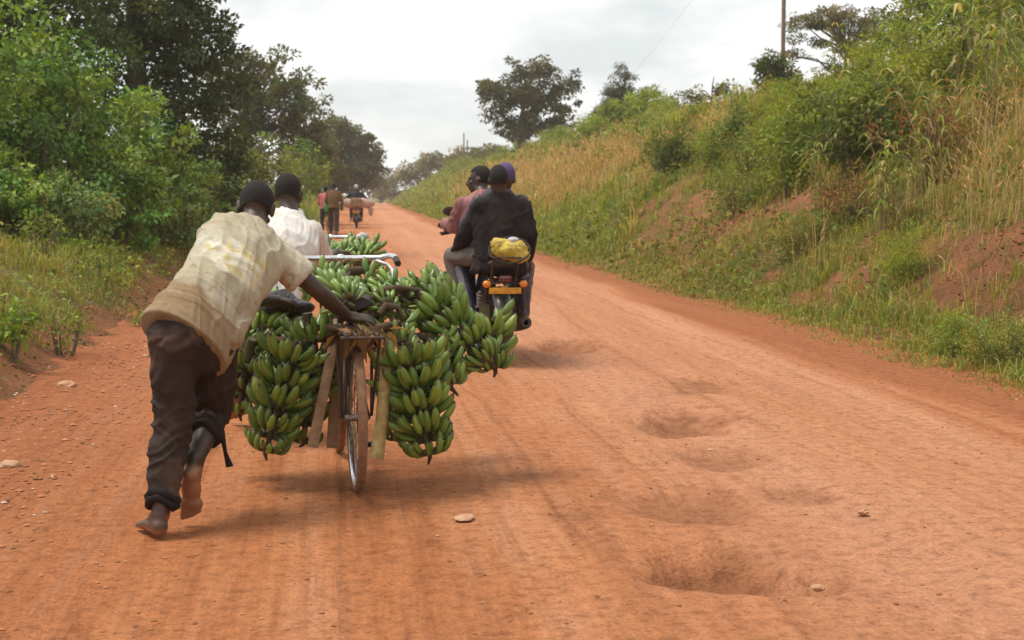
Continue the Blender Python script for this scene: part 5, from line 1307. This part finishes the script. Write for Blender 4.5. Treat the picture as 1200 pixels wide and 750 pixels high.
    for x in (-.10, -.035, .035, .10): rk.tube([(x, -.18, .895), (x, -.46, .885)], .007)
    for y in (-.18, -.32, -.46): rk.tube([(-.115, y, .888), (.115, y, .888)], .007)
    for k in (1, -1): rk.tube([(.10 * k, -.40, .885), (.10 * k, -.22, .70)], .009)
    rk.obj('carrier', M['dark_metal'], root)
    return root
RZM = R(8.6); MO = V((-.105, 12.28, 0)); TM = Matrix.Translation(MO) @ Matrix.Rotation(RZM, 4, 'Z')
moto1 = motorcycle('motorcycle carrying three riders with orange indicators and yellow plate', MO, RZM, M['blue_paint'])
def WM(x, y, z): return TM @ V((x, y, z))
dm = TM.to_3x3()
def seated(hx, hy, hz, y, shw, zs, lean=(0, 0), knee=(.20, .32), arms=None, head=None, hf=V((0, 1, 0)), foot=None):
    """joints of someone sitting astride at local y"""
    j = dict(pelvis=WM(0, y, .90), chest=WM(lean[0] * .6, y + .03 + lean[1] * .6, .90 + (zs - .90) * .55), neck=WM(lean[0], y + .05 + lean[1], zs + .10))
    j['shL'] = WM(lean[0] - shw, y + .04 + lean[1], zs); j['shR'] = WM(lean[0] + shw, y + .04 + lean[1], zs)
    j['head'] = head if head is not None else WM(lean[0], y + .08 + lean[1], zs + .23)
    j['hf'] = dm @ hf; j['hu'] = V((0, 0, 1))
    for k, s in (('L', -1), ('R', 1)):
        j['hip' + k] = WM(.10 * s, y, .88); j['kn' + k] = WM(knee[0] * s, y + knee[1], .78)
        fy = foot[0] if foot else y + .18; fz = foot[1] if foot else .36
        j['an' + k] = WM(.21 * s, fy - .04, fz + .08); j['heel' + k] = WM(.22 * s, fy - .09, fz); j['toe' + k] = WM(.25 * s, fy + .15, fz + .01)
        el, wr = arms[k]; j['el' + k] = el; j['wr' + k] = wr
    return j
def jacket(mb, J, w=.20, d=.145, long=-.14, r=.07, hem=1.0):
    mb.loft(torso_rings(J, (w * hem, w * .98, w * .97, w * 1.0, w * 1.04, w * .95, .085), (d * hem, d, d * .95, d * .95, d * .9, d * .72, .068), (long, .02, .2, .4, .64, .88, 1.03)), 24)
    for k in 'LR':
        sh, el, wr = J['sh' + k], J['el' + k], J['wr' + k]
        mb.cone(lerp(J['chest'], sh, .6), sh, .09, r); mb.cone(sh, el, r, r * .86); leg(mb, [el, lerp(el, wr, .5), lerp(el, wr, .93)], [r * .86, r * .75, r * .66])
def pants(mb, J, r=.10, down=.9):
    p = J['pelvis']; mb.loft([(p + V((0, 0, .08)), V((.165, 0, 0)), V((0, .125, 0))), (p - V((0, 0, .06)), V((.175, 0, 0)), V((0, .135, 0)))], 18)
    for k in 'LR':
        mb.cone(J['hip' + k], J['kn' + k], r, r * .78); leg(mb, [J['kn' + k], lerp(J['kn' + k], J['an' + k], .5), lerp(J['kn' + k], J['an' + k], down)], [r * .78, r * .7, r * .62])
def shoes(J, parent, base, mat, tall=False):
    for k in 'LR':
        mb = MB(); h, t, an = J['heel' + k], J['toe' + k], J['an' + k]; d = (t - h).normalized(); r_ = d.cross(V((0, 0, 1))).normalized(); A = (r_, d, V((0, 0, 1)))
        mb.ball(h + d * .05 + V((0, 0, .035)), (.044, .058, .045), A); mb.ball(h + d * .17 + V((0, 0, .026)), (.05, .085, .034), A); mb.cone(h + d * .05 + V((0, 0, .04)), an + V((0, 0, .05 if not tall else .26)), .045, .048 if not tall else .062)
        me = mb.remesh('shoe', .012, 3); local(me, base); meshobj('shoe', me, mat, parent)
def dress(o, base, J, top, topname, trousers, wr=.012, vox=.013, **kw):
    garment(topname, lambda mb: jacket(mb, J, **kw), vox, o, base, plaincloth(*top), [(wr, J['neck'] - J['pelvis'], J['shR'] - J['shL'], 3, 12, 5)], 3)
    garment('trousers', lambda mb: pants(mb, J), vox, o, base, plaincloth(*trousers), [(.008, V((0, 0, 1)), V((1, .3, 0)), 4, 14, 2)], 3)
# passenger in the dark jacket
J = seated(0, 0, 0, -.04, .175, 1.29, lean=(.02, .02), knee=(.27, .36), foot=(.12, .36), head=at(584, 211, 12.3),
           arms=dict(L=(at(546, 275, 12.35), at(534, 296, 12.66)), R=(at(622, 277, 12.25), at(619, 305, 12.42))))
J['knL'] = at(530, 300, 12.72); J['anL'] = at(541, 352, 12.6)
b = MO.copy(); pas = person('motorcycle passenger in a long dark jacket seen from behind', J, b, .012, group=None)
dress(pas, b, J, ((.016, .012, .013), (.028, .019, .019), 5, 3), 'jacket', ((.19, .17, .15), (.12, .10, .09), 6, 4), w=.225, d=.15, long=-.42, r=.078, hem=1.10, wr=.022)
shoes(J, pas, b, M['blue_paint'], True)
# rider in the pink jacket, looking back over his left shoulder
gL = WM(-.34, .83, 1.07); gRt = WM(.34, .83, 1.07)
J = seated(0, 0, 0, .50, .165, 1.30, lean=(-.06, .10), head=at(562, 211, 13.02), hf=V((-.93, .38, -.05)), arms=dict(L=(at(533, 266, 12.98), at(521, 262, 13.2)), R=(WM(.33, .62, 1.12), gRt + V((0, -.08, .01)))), foot=(.50, .30))
J['hdL'] = V((-.2, .9, 0)); J['hdR'] = V((.1, .9, 0))
rid = person('motorcycle rider in a faded pink jacket looking left', J, b, .010)
dress(rid, b, J, ((.36, .165, .16), (.25, .11, .105), 6, 3), 'jacket', ((.06, .06, .08), (.05, .04, .04), 6, 4), w=.205, d=.15, long=-.14, r=.075, wr=.018)
shoes(J, rid, b, M['black_rubber'])
# middle passenger with the purple cap
J = seated(0, 0, 0, .25, .18, 1.33, lean=(.05, .02), head=at(592, 209, 12.62), arms=dict(L=(WM(-.24, .35, 1.12), WM(-.20, .55, .95)), R=(WM(.26, .35, 1.12), WM(.20, .55, .95))), foot=(.34, .33))
mid = person('man in a purple knit cap wedged between rider and dark-jacketed passenger', J, b, .013, hair=False)
M['purple'] = wearmat('purple_knit', (.085, .052, .15), (.12, .08, .19), .9, 0, 90, .5, .7, .004)
me = hair_mesh(J['head'] - b, J['hf'], J['hu'], 1.0, 1.0); co, _ = vdata(me); cc = np.array(J['head'] - b); setco(me, cc + (co - cc) * 1.05 + np.array([0, 0, .002])); meshobj('cap', me, M['purple'], mid)
dress(mid, b, J, ((.10, .09, .12), (.07, .06, .08), 6, 3), 'shirt', ((.05, .045, .04), (.07, .05, .04), 6, 4), w=.18, d=.13, r=.062)
shoes(J, mid, b, M['black_rubber'])
# yellow sack strapped behind
c = WM(.04, -.30, .945); mb = MB(); mb.ball((0, 0, 0), (.155, .13, .085), None, 26, 16); mb.ball((-.08, -.02, .045), (.08, .08, .055), None, 18, 12); mb.ball((.07, -.03, -.05), (.10, .09, .06), None, 18, 12)
me = mb.remesh('sack', .010, 3); wrinkle(me, .014, V((1, 0, 0)), V((0, .3, 1)), 12, 18, 4); sk = meshobj('yellow_sack', me, M['yellow_sack'], None, c); tag(sk, 'yellow sack tied on the motorcycle carrier behind the dark jacket', 'sack')
mb = MB()
for a_ in (-.3, .5): mb.tube([V((.165 * math.cos(t), -.02 + .135 * math.sin(t) * math.cos(a_), .10 * math.sin(t))) for t in np.linspace(0, 2 * PI, 25)[:-1]], .007, 6, closed=True)
mb.obj('cord', M['black_rubber'], sk)
mb = MB(); mb.ball((.03, -.02, .075), (.05, .05, .030), None, 18, 10); mb.obj('white_lid', M['white_helmet'], sk)

# ------------------------------------------------------------------ the far riders and walkers
Y = 50.0
def walker(px, Y, z_head, label, shirt, trousers, phase, reach=None):
    x = (px - 600) / FOC * Y; s = z_head / 1.72; P = lambda a, b_, c_: V((x + a * s, Y + b_ * s, c_ * s)); d = .16 * phase
    j = dict(pelvis=P(0, 0, .95), chest=P(0, .05, 1.25), neck=P(0, .10, 1.47), head=P(.0, .14, 1.61), hf=V((0, 1, -.15)), hu=V((0, .1, 1)), shL=P(-.185, .08, 1.40), shR=P(.185, .08, 1.40),
             elL=P(-.25, .12, 1.12), elR=P(.26, .10, 1.12), wrL=P(-.20, .32, .98), wrR=P(.25, .22, .92), hipL=P(-.10, 0, .92), hipR=P(.10, 0, .92),
             knL=P(-.11, .06 + d, .50), knR=P(.12, .06 - d, .50), anL=P(-.11, d * 1.4, .085), anR=P(.13, -d * 1.6, .085))
    for k in 'LR': j['heel' + k] = V((j['an' + k].x, j['an' + k].y - .05, .004)); j['toe' + k] = j['heel' + k] + V((0, .22, 0))
    b_ = V((x, Y, 0)); o = person(label, j, b_, .018)
    garment('jacket', lambda mb: jacket(mb, j, w=.20, d=.135, long=-.12, r=.068, hem=1.02), .018, o, b_, plaincloth(*shirt), [(.012, V((0, 0, 1)), V((1, 0, 0)), 3, 12, 4)], 2)
    garment('trousers', lambda mb: pants(mb, j, .098, .88), .018, o, b_, plaincloth(*trousers), [], 2)
    return o
walker(391.5, 49.5, 1.72, 'man in a loose brown jacket pushing a bicycle far up the road', ((.17, .095, .045), (.12, .07, .035)), ((.055, .04, .032), (.07, .05, .04)), 1)
walker(382, 51.5, 1.62, 'person in a pink shirt walking left of the brown jacket', ((.55, .17, .18), (.45, .12, .13)), ((.04, .03, .028), (.06, .04, .03)), -1)
far1 = bicycle('bicycle with a red load pushed by the man in brown', V(((391.5 - 600) / FOC * 49.5 - .02, 49.9, 0)), R(5), M['red_paint'])
far2 = bicycle('bicycle with a green jerrycan beside the person in pink', V(((386 - 600) / FOC * 51 - .08, 51.4, 0)), R(4), M['steel'])
mb = MB(); mb.box((0, 0, .20), (.20, .30, .36), bev=.05); mb.tube([(0, .08, .38), (0, .08, .43), (0, -.06, .43), (0, -.06, .38)], .016, 8); mb.lathe([(.03, 0), (.03, .05), (0, .05)], (.04, .11, .375), (0, 0, 1), 14)
jc = mb.obj('jerrycan', M['green_plastic'], None, loc=V(((384 - 600) / FOC * 51 - .02, 51.25, .73))); tag(jc, 'bright green jerrycan on the far bicycle', 'jerrycan')
YF = 60.0; XF = (418 - 600) / FOC * YF
MOF = V((XF, YF, 0)); TM = Matrix.Translation(MOF) @ Matrix.Rotation(R(6), 4, 'Z'); dm = TM.to_3x3()
moto2 = motorcycle('distant motorcycle loaded with sacks seen from behind', MOF, R(6), M['red_paint'])
J = seated(0, 0, 0, .42, .20, 1.36, arms=dict(L=(WM(-.42, .55, 1.14), WM(-.34, .78, 1.07)), R=(WM(.42, .55, 1.14), WM(.34, .78, 1.07))), foot=(.46, .30))
fr = person('distant motorcycle rider in dark jacket and white helmet', J, MOF, .02, hair=False)
dress(fr, MOF, J, ((.035, .035, .05), (.06, .055, .06), 6, 3), 'jacket', ((.03, .03, .035), (.05, .04, .04), 6, 4), w=.23, d=.16, r=.085, vox=.02)
me = hair_mesh(J['head'] - MOF, J['hf'], J['hu'], 1.0, 1.0); co, _ = vdata(me); cc = np.array(J['head'] - MOF); setco(me, cc + (co - cc) * 1.16 + np.array([0, 0, .006])); meshobj('helmet', me, M['white_helmet'], fr)
def roll(x0, x1, y, z, r, mat, label, name='sack'):
    mb = MB(); n = 7
    mb.loft([((x0 + (x1 - x0) * i / (n - 1), 0, .03 * math.sin(i * 2.1)), (0, r * (.35 if i in (0, n - 1) else 1 + .06 * math.sin(i * 3)), 0), (0, 0, r * (.35 if i in (0, n - 1) else 1 + .08 * math.cos(i * 2)))) for i in range(n)], 18)
    me = mb.mesh(name); o = meshobj(name, me, mat, None, WM(0, y, z)); o.rotation_euler = (0, 0, R(6)); tag(o, label, 'sack'); return o
roll(-.62, .74, -.16, .98, .20, M['sacking'], 'long pinkish sack tied across the distant motorcycle')
mb = MB(); mb.box((0, 0, 0), (.46, .34, .34), bev=.06); me = mb.mesh('bundle'); wrinkle(me, .02, V((1, 0, 0)), V((0, 0, 1)), 8, 8, 3); o = meshobj('cloth_bundle', me, M['tan_cloth'], None, WM(0, -.34, 1.02)); tag(o, 'tan cloth bundle strapped in the middle of the distant sacks', 'bundle')
mb = MB(); mb.ball((0, 0, 0), (.10, .09, .22), None, 16, 10); o = meshobj('sack', mb.mesh('sack'), M['sacking'], None, WM(.58, -.20, .70)); tag(o, 'small sack dangling right of the distant motorcycle', 'sack')
# ------------------------------------------------------------------ sky, sun, air, camera
SUN_EL, SUN_AZ = R(68), R(-82)      # azimuth from the viewing direction, negative = left
w = bpy.data.worlds.new('World'); scn.world = w; w.use_nodes = True
nt = w.node_tree; nt.nodes.clear(); out = nt.nodes.new('ShaderNodeOutputWorld'); bg = nt.nodes.new('ShaderNodeBackground')
sky = nt.nodes.new('ShaderNodeTexSky'); sky.sky_type = 'NISHITA'; sky.sun_disc = False; sky.sun_elevation = SUN_EL; sky.sun_rotation = SUN_AZ
sky.air_density = 1.0; sky.dust_density = 3.0
tc = nt.nodes.new('ShaderNodeTexCoord'); gen = tc.outputs['Generated']
n1 = noise(nt, scalev(nt, gen, (3.2, 3.2, 9.0)), 2.2, 7, .55); n2 = noise(nt, scalev(nt, gen, (1.5, 1.5, 4.0)), 1.4, 3, .5)
f = math_(nt, 'ADD', math_(nt, 'MULTIPLY', n1, .6), math_(nt, 'MULTIPLY', n2, .4))
cl = ramp(nt, f, [(.38, (7.0, 7.4, 7.45)), (.45, (8.3, 8.55, 8.5)), (.52, (9.8, 9.85, 9.75)), (.59, (12.2, 12.1, 11.9))])
sp = nt.nodes.new('ShaderNodeSeparateXYZ'); nt.links.new(gen, sp.inputs[0])
zen = math_(nt, 'ADD', 1.0, math_(nt, 'MULTIPLY', math_(nt, 'MAXIMUM', math_(nt, 'SUBTRACT', sp.outputs[2], .2), 0.0), -.35))
cz = nt.nodes.new('ShaderNodeVectorMath'); cz.operation = 'SCALE'; nt.links.new(cl, cz.inputs[0]); nt.links.new(zen, cz.inputs['Scale'])
nt.links.new(mix(nt, .93, sky.outputs[0], cz.outputs[0]), bg.inputs[0]); bg.inputs[1].default_value = .106
nt.links.new(bg.outputs[0], out.inputs[0])
sl = bpy.data.lights.new('sun', 'SUN'); sl.energy = 3.0; sl.angle = R(23); sl.color = (1, .94, .85)
so = bpy.data.objects.new('sun', sl); col.objects.link(so)
dv = V((math.sin(SUN_AZ) * math.cos(SUN_EL), math.cos(SUN_AZ) * math.cos(SUN_EL), math.sin(SUN_EL)))
so.rotation_euler = (-dv).to_track_quat('-Z', 'Y').to_euler()
# dusty air
HAZE = .0006
if HAZE:
    mb = MB(); mb.box((0, 240, 5.5), (530, 570, 19)); hz = mb.obj('haze', None); tag(hz, kind='stuff', label='thin warm dust haze in the air over the road', cat='haze')
    m = bpy.data.materials.new('dusty_air'); m.use_nodes = True; n_ = m.node_tree; n_.nodes.clear(); o_ = n_.nodes.new('ShaderNodeOutputMaterial'); v_ = n_.nodes.new('ShaderNodeVolumePrincipled')
    v_.inputs['Color'].default_value = (.985, .965, .935, 1); v_.inputs['Density'].default_value = HAZE; v_.inputs['Anisotropy'].default_value = .2
    n_.links.new(v_.outputs[0], o_.inputs['Volume']); hz.data.materials.append(m)
cd = bpy.data.cameras.new('camera'); co_ = bpy.data.objects.new('camera', cd); col.objects.link(co_)
co_.location = (0, 0, CAM_H); co_.rotation_euler = (PI / 2 - PITCH, 0, 0)
cd.sensor_width = 36; cd.lens = FOC / 1200 * 36; cd.clip_end = 2000; cd.clip_start = .05
cd.dof.use_dof = True; cd.dof.focus_distance = 7.2; cd.dof.aperture_fstop = 6.3
scn.camera = co_
scn.view_settings.view_transform = 'Standard'; scn.view_settings.look = 'None'; scn.view_settings.exposure = 0.17; scn.view_settings.gamma = 1
scn.cycles.max_bounces = 6; scn.cycles.transparent_max_bounces = 8; scn.cycles.volume_bounces = 1
